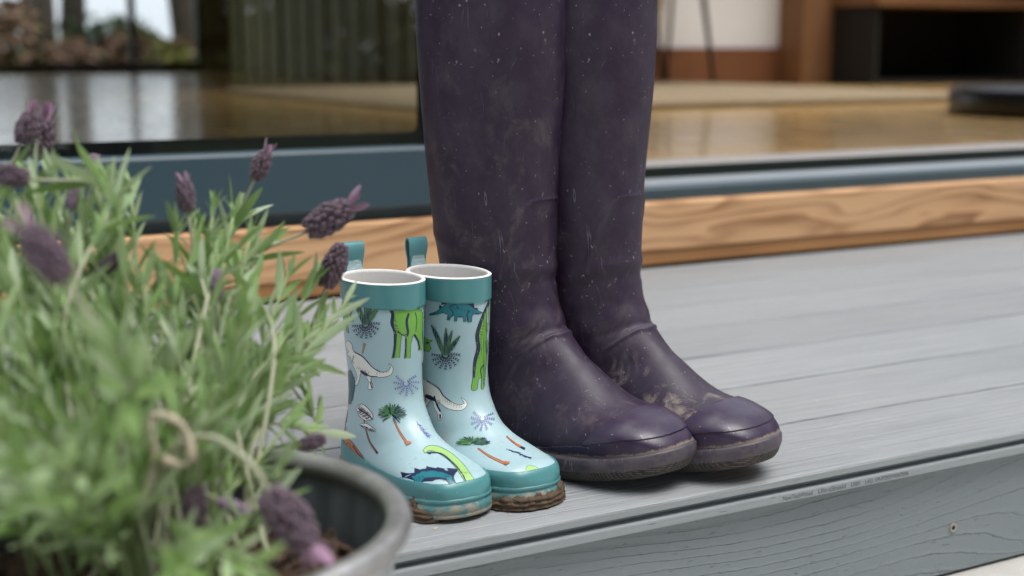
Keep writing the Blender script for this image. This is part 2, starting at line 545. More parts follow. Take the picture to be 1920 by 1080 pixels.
cab = thing('cabinet', 'dark open cabinet under a pale wooden top at the back of the room', 'cabinet', (8.1, 6.85, .141))
M_CABD = plain('near_black_board', (.006, .0055, .005), .8)
box('back_panel', -1.78, 1.78, .30, .32, .0, .66, M_CABD, cab)
box('side_panel', -1.80, -1.77, -.3, .298, .0, .66, M_CABD, cab)
box('side_panel', 1.77, 1.80, -.3, .298, .0, .66, M_CABD, cab)
box('bottom_panel', -1.768, 1.768, -.3, .298, .0, .03, M_CABD, cab)
box('divider', -.42, -.40, -.28, .298, .031, .50, M_CABD, cab)
box('divider', .55, .57, -.28, .298, .031, .50, M_CABD, cab)
box('top', -1.82, 1.82, -.33, .33, .50, .56, M_OAKPOST, cab)
def rug_mat():
    m = Mat('jute_rug')
    f = m.noise(m.co((60, 60, 60)), 1, 3, .7)
    w = m.n('TexWave', {'Vector': m.co((1, 1, 1)), 'Scale': 22.0, 'Distortion': 3.0})
    m.set(col=m.mix(f, (.30, .22, .125), (.60, .47, .30)), rough=.95)
    m.bump(m.mth('ADD', f, m.mth('MULTIPLY', w.outputs[1], .5)), 1.0, .02)
    return m.m
rv, rf = [], []
nx = 60
for j, (yy, zz) in enumerate(((4.42, .1412), (4.405, .155), (4.43, .168), (4.6, .170), (7.1, .170), (7.12, .1412))):
    for i in range(nx + 1):
        x = 2.22 + 2.9 * i / nx
        e = .16 * max(0, 1 - (i / nx) / .06) ** 2 if yy < 5 else 0
        rv.append((x, yy + e + .012 * mnoise.noise(Vector((x * 9, yy * 3, 1))), zz if 0 < i < nx else min(zz, .150)))
for j in range(5):
    for i in range(nx):
        a = j * (nx + 1) + i
        rf.append((a, a + 1, a + nx + 2, a + nx + 1))
tag(meshobj('rug', rv, rf, rug_mat(), None, True), 'flat tan woven rug on the wooden floor behind the boots', 'rug')
M_BLACK = plain('black_steel', (.010, .010, .012), .4)
def hairpin_table(x, y, w, d, label):
    t = thing('table', label, 'table', (x, y, .171), 0, 'tables on hairpin legs')
    box('table_top', -.12, w + .12, -.12, d + .12, .56, .60, M_OAKPOST, t, .004)
    for ax, ay in ((0, 0), (w, 0), (0, d), (w, d)):
        sx, sy = (-1 if ax == 0 else 1), (-1 if ay == 0 else 1)
        V, Fc = tube_data(spline([(ax - sx * .11, ay, .56), (ax - sx * .006, ay, .02), (ax, ay, .006), (ax + .004, ay - sy * .012, .02), (ax - sx * .02, ay - sy * .10, .56)], 25), .012, 8)
        meshobj('leg', V, Fc, M_BLACK, t, True)
hairpin_table(4.13, 6.55, .9, .0001 + .5, 'dark table on thin black hairpin legs in front of the white wall')
bs = thing('round_base', 'low thick round black base standing on the wooden floor at the right edge', 'base', (4.24, 3.28, .1415))
def lathe(prof, n=48):
    V, Fc = [], []
    for rr, z in prof:
        for k in range(n):
            q = 2 * math.pi * k / n
            V.append((rr * math.cos(q), rr * math.sin(q), z))
    for i in range(len(prof) - 1):
        for k in range(n):
            a, b = i * n + k, i * n + (k + 1) % n
            Fc.append((a, b, b + n, a + n))
    return V, Fc
V, Fc = lathe([(.001, 0), (.50, 0), (.515, .008), (.515, .085), (.50, .096), (.05, .10)])
meshobj('disc', V, Fc, plain('black_lacquer', (.008, .009, .013), .35), bs, True)
V, Fc = lathe([(.05, .098), (.04, .11), (.03, .13), (.028, .9)])
meshobj('column', V, Fc, M_BLACK, bs, True)

# ================================================================== BOOTS
ADULT = [(.145,.450,-.007,.450,.0615,2,2),(.1440,.369,-.005,.370,.0605,2,2),(.1390,.2908,.001,.290,.0565,2,2),(.1350,.2215,.0095,.215,.0505,2,2),
(.1355,.1720,.0165,.155,.0450,2,2),(.1385,.1460,.0170,.115,.0432,2,2.1),(.1475,.1265,.0109,.075,.0438,2.2,2.1),(.1605,.1115,.005,.042,.0415,2.5,2.2),(.1730,.1005,.0111,.014,.0402,3,2.2),
(.1860,.0915,.0447,.006,.0420,3.4,2.2),(.1970,.0832,.0849,.005,.0435,3.6,2.2),(.2085,.0752,.1255,.006,.0453,3.6,2.2),(.2205,.0685,.1651,.008,.048,3.4,2.2),
(.2340,.0635,.2046,.013,.0491,3.2,2.4),(.2490,.0592,.2392,.019,.046,3,2.6),(.2680,.0520,.2622,.023,.0375,2.8,2.7),(.2805,.0425,.2768,.027,.0235,2.6,2.6),(.2868,.0345,.2849,.031,.0070,2.4,2.4)]
KID = [(.0880,.1805,-.0005,.1800,.0322,2,2),(.0895,.1480,-.0010,.149,.0308,2,2),(.0872,.1193,.0020,.118,.0293,2,2),(.0868,.0943,.0045,.088,.0282,2,2),
(.0895,.0771,.0040,.060,.0288,2,2.1),(.0967,.0648,.0003,.038,.0312,2.3,2.1),(.1059,.0563,.0000,.014,.0311,3,2.2),(.1138,.0512,.0255,.006,.0321,3.4,2.2),(.1217,.0468,.0602,.005,.0337,3.6,2.2),
(.1309,.0428,.0951,.005,.0358,3.6,2.3),(.1415,.0395,.1252,.006,.0363,3.4,2.4),(.1538,.0370,.147,.007,.0332,3.2,2.6),(.1655,.0345,.1622,.009,.0272,3,2.8),(.1728,.0290,.172,.012,.0190,2.8,2.8),(.1765,.0220,.1769,.015,.0070,2.4,2.6)]

def cr_keys(keys, n):
    K = np.array(keys, float)
    m = len(K)
    d = np.r_[0, np.cumsum(np.maximum(1e-4, np.linalg.norm(np.diff(K[:, :4], axis=0), axis=1)))]
    T = np.zeros_like(K)
    for i in range(m):
        if i == 0: T[i] = (K[1] - K[0]) / (d[1] - d[0])
        elif i == m - 1: T[i] = (K[-1] - K[-2]) / (d[-1] - d[-2])
        else:
            h0, h1 = d[i] - d[i - 1], d[i + 1] - d[i]
            T[i] = ((K[i] - K[i - 1]) / h0 * h1 + (K[i + 1] - K[i]) / h1 * h0) / (h0 + h1)
    out = []
    for q in np.linspace(0, d[-1], n):
        i = min(m - 2, max(0, int(np.searchsorted(d, q)) - 1))
        h = d[i + 1] - d[i]
        t = (q - d[i]) / h
        out.append((2*t**3 - 3*t*t + 1) * K[i] + (t**3 - 2*t*t + t) * h * T[i] + (-2*t**3 + 3*t*t) * K[i + 1] + (t**3 - t*t) * h * T[i + 1])
    return np.array(out)

def boot_grid(keys, nr, nt):
    th = np.linspace(0, 2 * np.pi, nt, endpoint=False)
    V = np.zeros((nr, nt, 3))
    for i, (fx, fz, bx, bz, w, nb, nf) in enumerate(cr_keys(keys, nr)):
        c, s = -np.cos(th), np.sin(th)
        e = np.where(c < 0, nb, nf)
        t = .5 + .5 * np.sign(c) * np.abs(c) ** (2 / e)
        V[i, :, 0] = bx + (fx - bx) * t
        V[i, :, 2] = bz + (fz - bz) * t
        V[i, :, 1] = w * np.sign(s) * np.abs(s) ** (2 / e)
    return V

def grid_faces(nr, nt, close_end=True):
    Fc = [(i * nt + j, i * nt + (j + 1) % nt, (i + 1) * nt + (j + 1) % nt, (i + 1) * nt + j) for i in range(nr - 1) for j in range(nt)]
    if close_end:
        Fc.append(tuple((nr - 1) * nt + j for j in range(nt)))
    return Fc

def grid_normals(V):
    du = np.gradient(V, axis=0)
    dv = np.roll(V, -1, 1) - np.roll(V, 1, 1)
    n = np.cross(dv, du)
    n /= np.linalg.norm(n, axis=2, keepdims=True) + 1e-12
    # outward
    c = V.mean(axis=1, keepdims=True)
    s = np.sign(((V - c) * n).sum(axis=2).mean())
    return n * s

def seg_dist(P, poly):
    d = np.full(P.shape[0], 9.0)
    for a, b in zip(poly[:-1], poly[1:]):
        a, b = np.array(a), np.array(b)
        ab = b - a
        t = np.clip(((P - a) @ ab) / (ab @ ab), 0, 1)
        d = np.minimum(d, np.linalg.norm(P - a - t[:, None] * ab, axis=1))
    return d

def split_bands(V, faces, cuts):
    """cut the skin along warped planes; returns one bmesh per region. cuts: list of (axis, g) where the cut is coord[axis] = g(other)"""
    bm = bmesh.new()
    vs = [bm.verts.new(v) for v in V]
    for f in faces:
        try: bm.faces.new([vs[i] for i in f])
        except ValueError: pass
    bmesh.ops.recalc_face_normals(bm, faces=bm.faces)
    for axis, g in cuts:
        oth = 0 if axis == 2 else 2
        for v in bm.verts: v.co[axis] -= g(v.co[oth])
        no = Vector((0, 0, 0)); no[axis] = 1
        bmesh.ops.bisect_plane(bm, geom=bm.verts[:] + bm.edges[:] + bm.faces[:], dist=1e-6, plane_co=(0, 0, 0), plane_no=no)
        for v in bm.verts: v.co[axis] += g(v.co[oth])
    return bm

def region(bm, test, off=0.0, skirt=.0015):
    """copy of the faces that pass test(center); pushed out along the normal by off with a turned-in edge"""
    b = bm.copy()
    b.normal_update()
    kill = [f for f in b.faces if not test(f.calc_center_median())]
    nrm = {v.index: v.normal.copy() for v in b.verts}
    b.verts.index_update()
    nrm = [v.normal.copy() for v in b.verts]
    lay = b.verts.layers.int.new('src')
    for v in b.verts: v[lay] = v.index
    bmesh.ops.delete(b, geom=kill, context='FACES')
    if off:
        edge = [e for e in b.edges if e.is_boundary]
        ret = bmesh.ops.extrude_edge_only(b, edges=edge)
        new = [g for g in ret['geom'] if isinstance(g, bmesh.types.BMVert)]
        newset = set(new)
        for v in b.verts:
            nv = nrm[v[lay]]
            v.co += nv * (off if v not in newset else off - skirt)
    return b

def hull2d(pts):
    pts = sorted(set((round(float(x), 5), round(float(y), 5)) for x, y in pts))
    def half(ps):
        h = []
        for p in ps:
            while len(h) > 1 and (h[-1][0]-h[-2][0])*(p[1]-h[-2][1]) - (h[-1][1]-h[-2][1])*(p[0]-h[-2][0]) <= 0: h.pop()
            h.append(p)
        return h
    a, b = half(pts), half(pts[::-1])
    return np.array(a[:-1] + b[:-1])

def resample(P, n):
    Q = np.vstack([P, P[:1]])
    d = np.r_[0, np.cumsum(np.linalg.norm(np.diff(Q, axis=0), axis=1))]
    s = np.linspace(0, d[-1], n, endpoint=False)
    return np.c_[np.interp(s, d, Q[:, 0]), np.interp(s, d, Q[:, 1])]

def sole_outline(V, zmax, n=160):
    P = V.reshape(-1, 3)
    O = resample(hull2d(P[P[:, 2] < zmax][:, :2]), n)
    for _ in range(3): O = .5 * O + .25 * (np.roll(O, 1, 0) + np.roll(O, -1, 0))
    t = np.roll(O, -1, 0) - np.roll(O, 1, 0)
    t /= np.linalg.norm(t, axis=1, keepdims=True)
    return O, np.c_[t[:, 1], -t[:, 0]]            # outward normal for ccw hull

def sole_mesh(O, N, prof, spring, shank=None):
    V, n = [], len(O)
    for off, z in prof:
        for p, q in zip(O, N):
            x, y = p + q * off
            zz = z + spring(x)
            if shank: zz = max(zz, z * 0 + shank(x)) if z < .008 else zz
            V.append((x, y, zz))
    Fc = []
    for i in range(len(prof) - 1):
        for k in range(n):
            a, b = i * n + k, i * n + (k + 1) % n
            Fc.append((a, a + n, b + n, b))
    Fc.append(tuple(range(n)))
    Fc.append(tuple(reversed(range((len(prof) - 1) * n, len(prof) * n))))
    return V, Fc

# ---- adult boots
def adult_mat(name, gloss=False, muddy=0.0):
    m = Mat(name)
    o = m.co()
    big = m.noise(m.co((14, 14, 9)), 1, 5, .6)
    dusty = m.noise(m.co((45, 45, 30), (3, 1, 2)), 1, 6, .68)
    c = m.mix(big, (.0165, .0068, .0215), (.0260, .0128, .0355)) if not gloss else m.mix(big, (.020, .0085, .030), (.030, .015, .046))
    c = m.mix(m.mth('MULTIPLY', m.ramp(dusty, [(.42, 0.0), (.75, 1.0)]), .16 if gloss else .34), c, (.095, .080, .108))
    # specks, thicker in some areas than in others
    sg = m.ramp(m.noise(m.co((17, 17, 11), (6, 2, 8)), 1, 3, .6), [(.36, .05), (.62, 1.0)])
    for sc, th, op, loc in ((330, .728, .6, 0), (170, .752, .45, 5), (90, .79, .35, 9)):
        s = m.noise(m.co((sc, sc, sc * .8), (loc, loc, 1)), 1, 1.5, .45)
        c = m.mix(m.mth('MULTIPLY', m.mth('MULTIPLY', m.ramp(s, [(th, 0.0), (th + .018, 1.0)]), sg), op), c, (.46, .43, .43))
    # drop rims: small ring-shaped dried splashes
    vo = m.n('TexVoronoi', {'Vector': m.co((62, 62, 48)), 'Scale': 1.0, 'Randomness': 1.0})
    ring = m.ramp(vo.outputs['Distance'], [(.08, 0.0), (.105, 1.0), (.135, 0.0)])
    sel = m.ramp(m.sep(vo.outputs['Color'])[0], [(.90, 0.0), (.92, 1.0)])
    c = m.mix(m.mth('MULTIPLY', m.mth('MULTIPLY', ring, sel), .55), c, (.40, .37, .37))
    # scratches in a few directions
    for ang, sc, loc in ((.5, 60, 0), (-.9, 55, 3), (1.35, 70, 8), (.1, 48, 12)):
        nn = m.noise(m.co((sc, sc, sc * .22), (loc, 1, 2), rot=(ang, ang * .7, 0)), 1, 0.0, .4, 0.0)
        line = m.ramp(m.mth('ABSOLUTE', m.mth('SUBTRACT', nn, .5)), [(.0, 1.0), (.004, 0.0)])
        gate = m.ramp(m.noise(m.co((30, 30, 30), (loc + 2, 0, 0)), 1, 2), [(.60, 0.0), (.67, 1.0)])
        c = m.mix(m.mth('MULTIPLY', m.mth('MULTIPLY', line, gate), .28), c, (.42, .40, .42))
    # dried mud film on the instep and round the ankle
    z = m.sep(o)[2]
    zone = m.ramp(z, [(.03, 0.0), (.06, .5), (.105, .45), (.26, .55), (.40, .1)])
    mud = m.ramp(m.noise(m.co((38, 38, 30), (9, 4, 2)), 1, 6, .72, .6), [(.53 - .03 * muddy, 0.0), (.66 - .03 * muddy, 1.0)])
    if muddy:
        zone = m.ramp(z, [(.045, 0.0), (.058, 1.0), (.078, .9), (.102, .12), (.16, .05)])
    k = m.mth('MULTIPLY', m.mth('MULTIPLY', mud, zone), (.15 if gloss else .36) + .12 * muddy)
    c = m.mix(k, c, (.24, .195, .155) if not muddy else (.40, .34, .27))
    # grass and mud caught along the welt
    xyz = m.sep(o)
    t_ = m.mth('POWER', m.mth('MAXIMUM', m.mth('DIVIDE', m.mth('SUBTRACT', xyz[0], .165), .122), 0.0), 1.6)
    dz = m.mth('SUBTRACT', z, m.mth('ADD', m.mth('MULTIPLY', t_, .019), .0217))
    wl = m.ramp(m.mth('ADD', m.mth('MULTIPLY', dz, 90.0), m.mth('MULTIPLY', m.noise(m.co((130, 130, 60)), 1, 5, .7), .9)), [(.55, 1.0), (.72, 0.0)])
    c = m.mix(m.mth('MULTIPLY', wl, .6), c, (.30, .245, .18))
    r = m.mix(k, m.ramp(dusty, [(.35, .31 if gloss else .42), (.7, .44 if gloss else .62)]), (.85, .85, .85))
    m.set(col=c, rough=r, spec=.55 if gloss else .42)
    m.bump(m.mth('ADD', m.noise(m.co((500, 500, 500)), 1, 2), m.mth('MULTIPLY', mud, .3)), .10, .0006)
    return m.m

def sole_rubber(name, base, dirt, dirt_amt=.5):
    m = Mat(name)
    f = m.noise(m.co((60, 60, 110)), 1, 6, .7)
    g = m.noise(m.co((300, 300, 60)), 1, 3, .6)
    z = m.sep(m.co())[2]
    low = m.ramp(z, [(.003, 1.0), (.05, .35)])
    k = m.mth('MULTIPLY', m.mth('MULTIPLY', m.ramp(f, [(.40, 0.0), (.62, 1.0)]), low), dirt_amt)
    c = m.mix(k, base, dirt)
    c = m.mix(m.mth('MULTIPLY', m.ramp(g, [(.62, 0.0), (.7, 1.0)]), .4), c, tuple(min(1, d * 1.6) for d in dirt))
    m.set(col=c, rough=m.mix(k, (.42, .42, .42), (.85, .85, .85)), spec=.45)
    m.bump(m.mth('ADD', f, g), .3, .0012)
    return m.m

def knurl_mat():
    m = Mat('knurled_tread')
    o = m.co((1, 1, 1), rot=(0, 0, R(45)))
    xyz = m.sep(m.co())
    u = m.mth('MULTIPLY', m.mth('ADD', xyz[0], m.mth('MULTIPLY', xyz[1], -.9)), 1.0)
    a = m.mth('SINE', m.mth('MULTIPLY', m.mth('ADD', u, m.mth('MULTIPLY', xyz[2], 1.4)), 1150.0))
    b = m.mth('SINE', m.mth('MULTIPLY', m.mth('SUBTRACT', u, m.mth('MULTIPLY', xyz[2], 1.4)), 1150.0))
    k = m.ramp(m.mth('MULTIPLY', a, b), [(.0, 0.0), (.5, 1.0)])
    f = m.noise(m.co((80, 80, 80)), 1, 5, .7)
    c = m.mix(k, (.018, .016, .017), (.10, .085, .075))
    c = m.mix(m.mth('MULTIPLY', m.ramp(f, [(.4, 0.0), (.6, 1.0)]), .25), c, (.16, .13, .11))
    m.set(col=c, rough=.75)
    m.bump(k, .8, .002)
    return m.m

M_ADULT, M_ADULT_G = adult_mat('dusty_purple_rubber'), adult_mat('glossy_purple_rubber', True)
M_ASOLE = sole_rubber('purple_sole_rubber', (.050, .040, .060), (.20, .17, .15), .45)
M_KNURL = knurl_mat()
M_ALINE = plain('boot_lining', (.09, .08, .10), .95, .2, 200)

NRA, NTA = 480, 200
VA = boot_grid(ADULT, NRA, NTA)
NA = grid_normals(VA)
XZ = VA[:, :, [0, 2]].reshape(-1, 2)
disp = np.zeros(NRA * NTA)
def ridge(poly, amp, sig):
    return amp * np.exp(-(seg_dist(XZ, poly) / sig) ** 2)
front_y = np.abs(VA[:, :, 1].reshape(-1))
# outline of the shin reinforcement and of the vamp, plus flex folds at the ankle
disp += ridge([(.160, .2412), (.1335, .2412), (.1290, .236), (.1245, .2276), (.1200, .2167), (.114, .198), (.108, .170)], .0015, .0014)
disp += ridge([(.185, .1195), (.150, .1195), (.1420, .1120), (.1292, .1010), (.1179, .0786), (.1079, .0583), (.098, .03)], .0015, .0018)
disp += ridge([(.185, .1320), (.140, .1330), (.110, .1180)], .0012, .0080)
disp -= ridge([(.180, .1240), (.146, .1240), (.126, .113)], .0010, .0040)
disp += ridge([(.06, .150), (.025, .135)], .0020, .009)
disp += ridge([(.15, .182), (.118, .176), (.088, .160)], .0013, .0055)
disp -= ridge([(.15, .170), (.120, .163), (.095, .148)], .0011, .0050)
disp += ridge([(.02, .205), (.055, .196), (.080, .200)], .0011, .0060)
disp -= ridge([(.07, .136), (.03, .120)], .0016, .006)
for i in range(NRA * NTA):
    p = VA.reshape(-1, 3)[i]
    disp[i] += .0011 * mnoise.noise(Vector((p[0] * 22, p[1] * 22, p[2] * 13))) * min(1, max(0, (p[2] - .06) / .05))
VA2 = VA + NA * disp.reshape(NRA, NTA, 1)
def itp(xs, ys):
    return lambda q: float(np.interp(q, xs, ys))
g_fox = itp([0, .10, .150, .167, .195, .2185, .235, .25, .27, .29], [.027, .0245, .0240, .0260, .0330, .0385, .0430, .0465, .0480, .048])
g_cap = itp([.0, .030, .042, .050, .056, .060, .064, .09], [.190, .205, .2165, .2235, .2285, .2325, .238, .26])
bm0 = split_bands(VA2.reshape(-1, 3), grid_faces(NRA, NTA), [(2, g_fox), (0, g_cap)])
def in_fox(c): return c.z < g_fox(c.x) and c.z < .07
def in_cap(c): return not in_fox(c) and c.x > g_cap(c.z) and c.z < .09
A_UP = region(bm0, lambda c: not in_fox(c) and not in_cap(c))
A_FOX = region(bm0, in_fox, .0014, .0024)
A_CAP = region(bm0, in_cap, .0024, .0034)
bm0.free()
def to_mesh(name, bm, mats, smooth=True):
    me = bpy.data.meshes.new(name)
    bm.to_mesh(me)
    bm.free()
    for m in mats: me.materials.append(m)
    if smooth: me.polygons.foreach_set('use_smooth', [True] * len(me.polygons))
    return me
ME_AUP, ME_AFOX, ME_ACAP = to_mesh('upper', A_UP, [M_ADULT]), to_mesh('foxing', A_FOX, [M_ADULT_G]), to_mesh('toe_cap', A_CAP, [M_ADULT_G])
def inner_skin(V, N, rows, thick, keep_rim=True):
    """lining: the inside skin plus the flat rim that joins it to the outside"""
    W = V - N * thick
    nt = V.shape[1]
    P = [tuple(v) for v in (V[0] + N[0] * .0002)] + [tuple(v) for v in (V[0] - N[0] * thick * .5 + np.array([0, 0, .0012]))]
    for i in range(rows): P += [tuple(v) for v in W[i]]
    n = rows + 2
    Fc = [(i * nt + j, (i + 1) * nt + j, (i + 1) * nt + (j + 1) % nt, i * nt + (j + 1) % nt) for i in range(n - 1) for j in range(nt)]
    Fc.append(tuple((n - 1) * nt + j for j in range(nt)))
    return P, Fc
a_lin = inner_skin(VA, NA, int(NRA * .70), .003)

spA = lambda x: .019 * max(0, (x - .165) / .122) ** 1.6
OA, ONA = sole_outline(VA, .030)
profA = [(-.006, .0222), (.0012, .0222), (.0046, .0217), (.0060, .0200), (.0062, .0130), (.0054, .0110), (.0048, .0092), (.0032, .0042), (.0008, .0010), (-.006, .0)]
SOLE_A = sole_mesh(OA, ONA, profA, spA, lambda x: .009 if .082 < x < .125 else 0)
nA = len(OA)

def adult_boot(x, y, deg, label, own=None):
    t = thing('wellington_boot', label, 'boot', (x, y, .0004), R(deg - 90), 'adult wellington boots on the deck')
    up = link('upper', ME_AUP, t)
    if own:
        up.material_slots[0].link = 'OBJECT'
        up.material_slots[0].material = own
    link('toe_cap', ME_ACAP, t)
    link('foxing', ME_AFOX, t)
    fm = []
    for i in range(len(profA) - 1):
        for k in range(nA):
            xx = OA[k][0]
            fm.append(1 if (i >= 6 and xx > .19) else 0)
    meshobj('outsole', *SOLE_A, [M_ASOLE, M_KNURL], t, True, fm + [0, 1])
    meshobj('lining', *a_lin, M_ALINE, up, True)
    return t
adult_boot(.576, 1.178, 21.5, 'tall dusty purple rubber boot nearer the camera, behind the small patterned boots')
adult_boot(.662, 1.163, 20.2, 'tall dusty purple rubber boot on the far right with a muddy instep', adult_mat('muddy_purple_rubber', False, 1.0))

# ---- child boots
def sky_mat():
    m = Mat('pale_blue_rubber')
    f = m.noise(m.co((30, 30, 30)), 1, 5, .65)
    d = m.ramp(m.noise(m.co((55, 55, 40), (4, 2, 1)), 1, 6, .75, .4), [(.57, 0.0), (.69, 1.0)])
    low = m.ramp(m.sep(m.co())[2], [(.02, 1.0), (.07, .6), (.16, .3)])
    c = m.mix(f, (.335, .485, .520), (.385, .535, .57))
    c = m.mix(m.mth('MULTIPLY', m.mth('MULTIPLY', d, low), .45), c, (.36, .33, .27))
    m.set(col=c, rough=m.ramp(f, [(.3, .26), (.7, .38)]), spec=.5)
    m.bump(f, .04, .001)
    return m.m
def teal_mat(name, dirt):
    m = Mat(name)
    f = m.noise(m.co((24, 24, 24)), 1, 4)
    c = m.mix(f, (.060, .205, .215), (.085, .255, .265))
    z = m.sep(m.co())[2]
    rough = .30
    if dirt:
        low = m.ramp(z, [(.004, 1.0), (.020, .80), (.034, .10)])
        n1 = m.noise(m.co((60, 60, 90), (1.5, 2, 7)), 1, 6, .7, .5)
        n0 = m.noise(m.co((15, 15, 4), (2, 5, 1)), 1, 2)
        k = m.ramp(m.mth('MULTIPLY', m.mth('ADD', m.mth('MULTIPLY', n1, .6), m.mth('MULTIPLY', n0, .55)), low), [(.50, 0.0), (.57, 1.0)])
        c = m.mix(m.mth('MULTIPLY', k, .85), c, m.mix(n1, (.30, .235, .165), (.45, .375, .285)))
        sp = m.ramp(m.noise(m.co((260, 260, 260)), 1, 2), [(.70, 0.0), (.74, 1.0)])
        c = m.mix(m.mth('MULTIPLY', sp, .4), c, (.45, .42, .36))
        rough = m.mix(k, (.30, .30, .30), (.9, .9, .9))
    m.set(col=c, rough=rough, spec=.5)
    m.bump(m.noise(m.co((120, 120, 120)), 1, 3), .05, .001)
    return m.m
def mud_mat():
    m = Mat('wet_mud')
    f = m.noise(m.co((160, 160, 300)), 1, 6, .7)
    m.set(col=m.mix(m.ramp(f, [(.3, 0.0), (.7, 1.0)]), (.045, .028, .016), (.17, .115, .07)), rough=m.ramp(f, [(.3, .5), (.7, .9)]), spec=.4)
    m.bump(f, 1.0, .003)
    return m.m
M_SKY, M_TEAL, M_TEALD, M_MUD = sky_mat(), teal_mat('teal_rubber', False), teal_mat('muddy_teal_rubber', True), mud_mat()
M_LIN = plain('white_cotton_lining', (.74, .72, .69), .95, .06, 400)
M_TAB = plain('pull_tab_rubber', (.10, .285, .305), .32, .12, 60)
M_GLUE = plain('clear_glue_smear', (.42, .58, .60), .25, .1, 200)
NRK, NTK = 170, 120
VK = boot_grid(KID, NRK, NTK)
NK = grid_normals(VK)
dk = np.zeros((NRK, NTK))
fl = np.array([mnoise.noise(Vector((p[0] * 30, p[1] * 30, p[2] * 22))) for p in VK.reshape(-1, 3)]).reshape(NRK, NTK)
VK2 = VK + NK * (.0008 * fl)[..., None]
k_fox = itp([-.01, .0, .02, .05, .09, .12, .15, .165, .18], [.0390, .0385, .0345, .0285, .0275, .0285, .0305, .0310, .031])
k_cuff = itp([-.02, .0, .04, .09, .12], [.1642, .1635, .1612, .1590, .158])
bmk = split_bands(VK2.reshape(-1, 3), grid_faces(NRK, NTK), [(2, k_fox), (2, k_cuff)])
def kfx(c): return c.z < k_fox(c.x)
def kcf(c): return c.z > k_cuff(c.x)
ME_KUP = to_mesh('upper', region(bmk, lambda c: not kfx(c) and not kcf(c)), [M_SKY])
ME_KFOX = to_mesh('foxing', region(bmk, kfx, .0013, .002), [M_TEALD])
ME_KCUFF = to_mesh('cuff', region(bmk, kcf, .0012, .002), [M_TEAL])
bmk.free()
VKr = VK2.copy()
k_lin = inner_skin(VKr + NK * .0012, NK, int(NRK * .66), .0038)
spK = lambda x: .0035 * max(0, (x - .10) / .077) ** 1.6
OK_, ONK = sole_outline(VK, .026)
profK = [(-.006, .0165), (.0012, .0165), (.0022, .0158), (.0024, .0135), (.0014, .0128), (.0016, .0118), (.0026, .0108), (.0028, .0050), (.0018, .0040), (.0026, .0030), (.0022, .0006), (-.004, 0)]
SOLE_K = sole_mesh(OK_, ONK, profK, spK)
tree_k = BVHTree.FromPolygons([tuple(v) for v in VK2.reshape(-1, 3)], grid_faces(NRK, NTK))

def kid_boot(x, y, deg, label):
    t = thing('child_boot', label, 'boot', (x, y, .0004), R(deg - 90), 'child rubber boots on the deck')
    up = link('upper', ME_KUP, t)
    link('foxing', ME_KFOX, t)
    link('cuff', ME_KCUFF, t)
    meshobj('outsole', *SOLE_K, M_TEALD, t, True)
    meshobj('lining', *k_lin, M_LIN, t, True)
    # pull tab: a folded strap at the back of the rim
    path = spline([(-0.0050, 0, 0.1565), (-0.0066, 0, 0.1725), (-0.0088, 0, 0.1885), (-0.0090, 0, 0.2000), (-0.0072, 0, 0.2047), (-0.0041, 0, 0.2039), (-0.0024, 0, 0.1985), (-0.0036, 0, 0.1865), (-0.0038, 0, 0.1765), (-0.0038, 0, 0.1605)], 40)
    V, Fc = [], []
    hw, th = .0098, .0008
    for i, p in enumerate(path):
        tg = (path[min(i + 1, 39)] - path[max(i - 1, 0)]).normalized()
        nn = Vector((tg.z, 0, -tg.x))
        w = hw * (1 - .16 * math.exp(-((p.z - .1845) / .008) ** 2))
        for sy, so in ((-1, 1), (1, 1), (1, -1), (-1, -1)):
            q = p + nn * th * so
            V.append((q.x, sy * w, q.z))
    for i in range(39):
        for k in range(4):
            a, b = i * 4 + k, i * 4 + (k + 1) % 4
            Fc.append((a, b, b + 4, a + 4))
    Fc += [(0, 1, 2, 3), (159, 158, 157, 156)]
    tab = meshobj('pull_tab', V, Fc, M_TAB, t)
    gl, gfc = [], []
    for i in range(13):
        for j in range(9):
            a, b = i / 12, j / 8
            zz = .1805 + .009 * a
            px = np.interp(zz, [.1745, .1865, .198], [-.0038, -.0036, -.0024]) + .0010 + .0005 * mnoise.noise(Vector((a * 6, b * 6, x * 40)))
            gl.append((px, (-1 + 2 * b) * hw * (.86 - .25 * a) + .001 * mnoise.noise(Vector((a * 5, 7, 3))), zz))
    for i in range(12):
        for j in range(8):
            a = i * 9 + j
            gfc.append((a, a + 1, a + 10, a + 9))
    meshobj('glue_smear', gl, gfc, M_GLUE, tab, True)
    return t, up

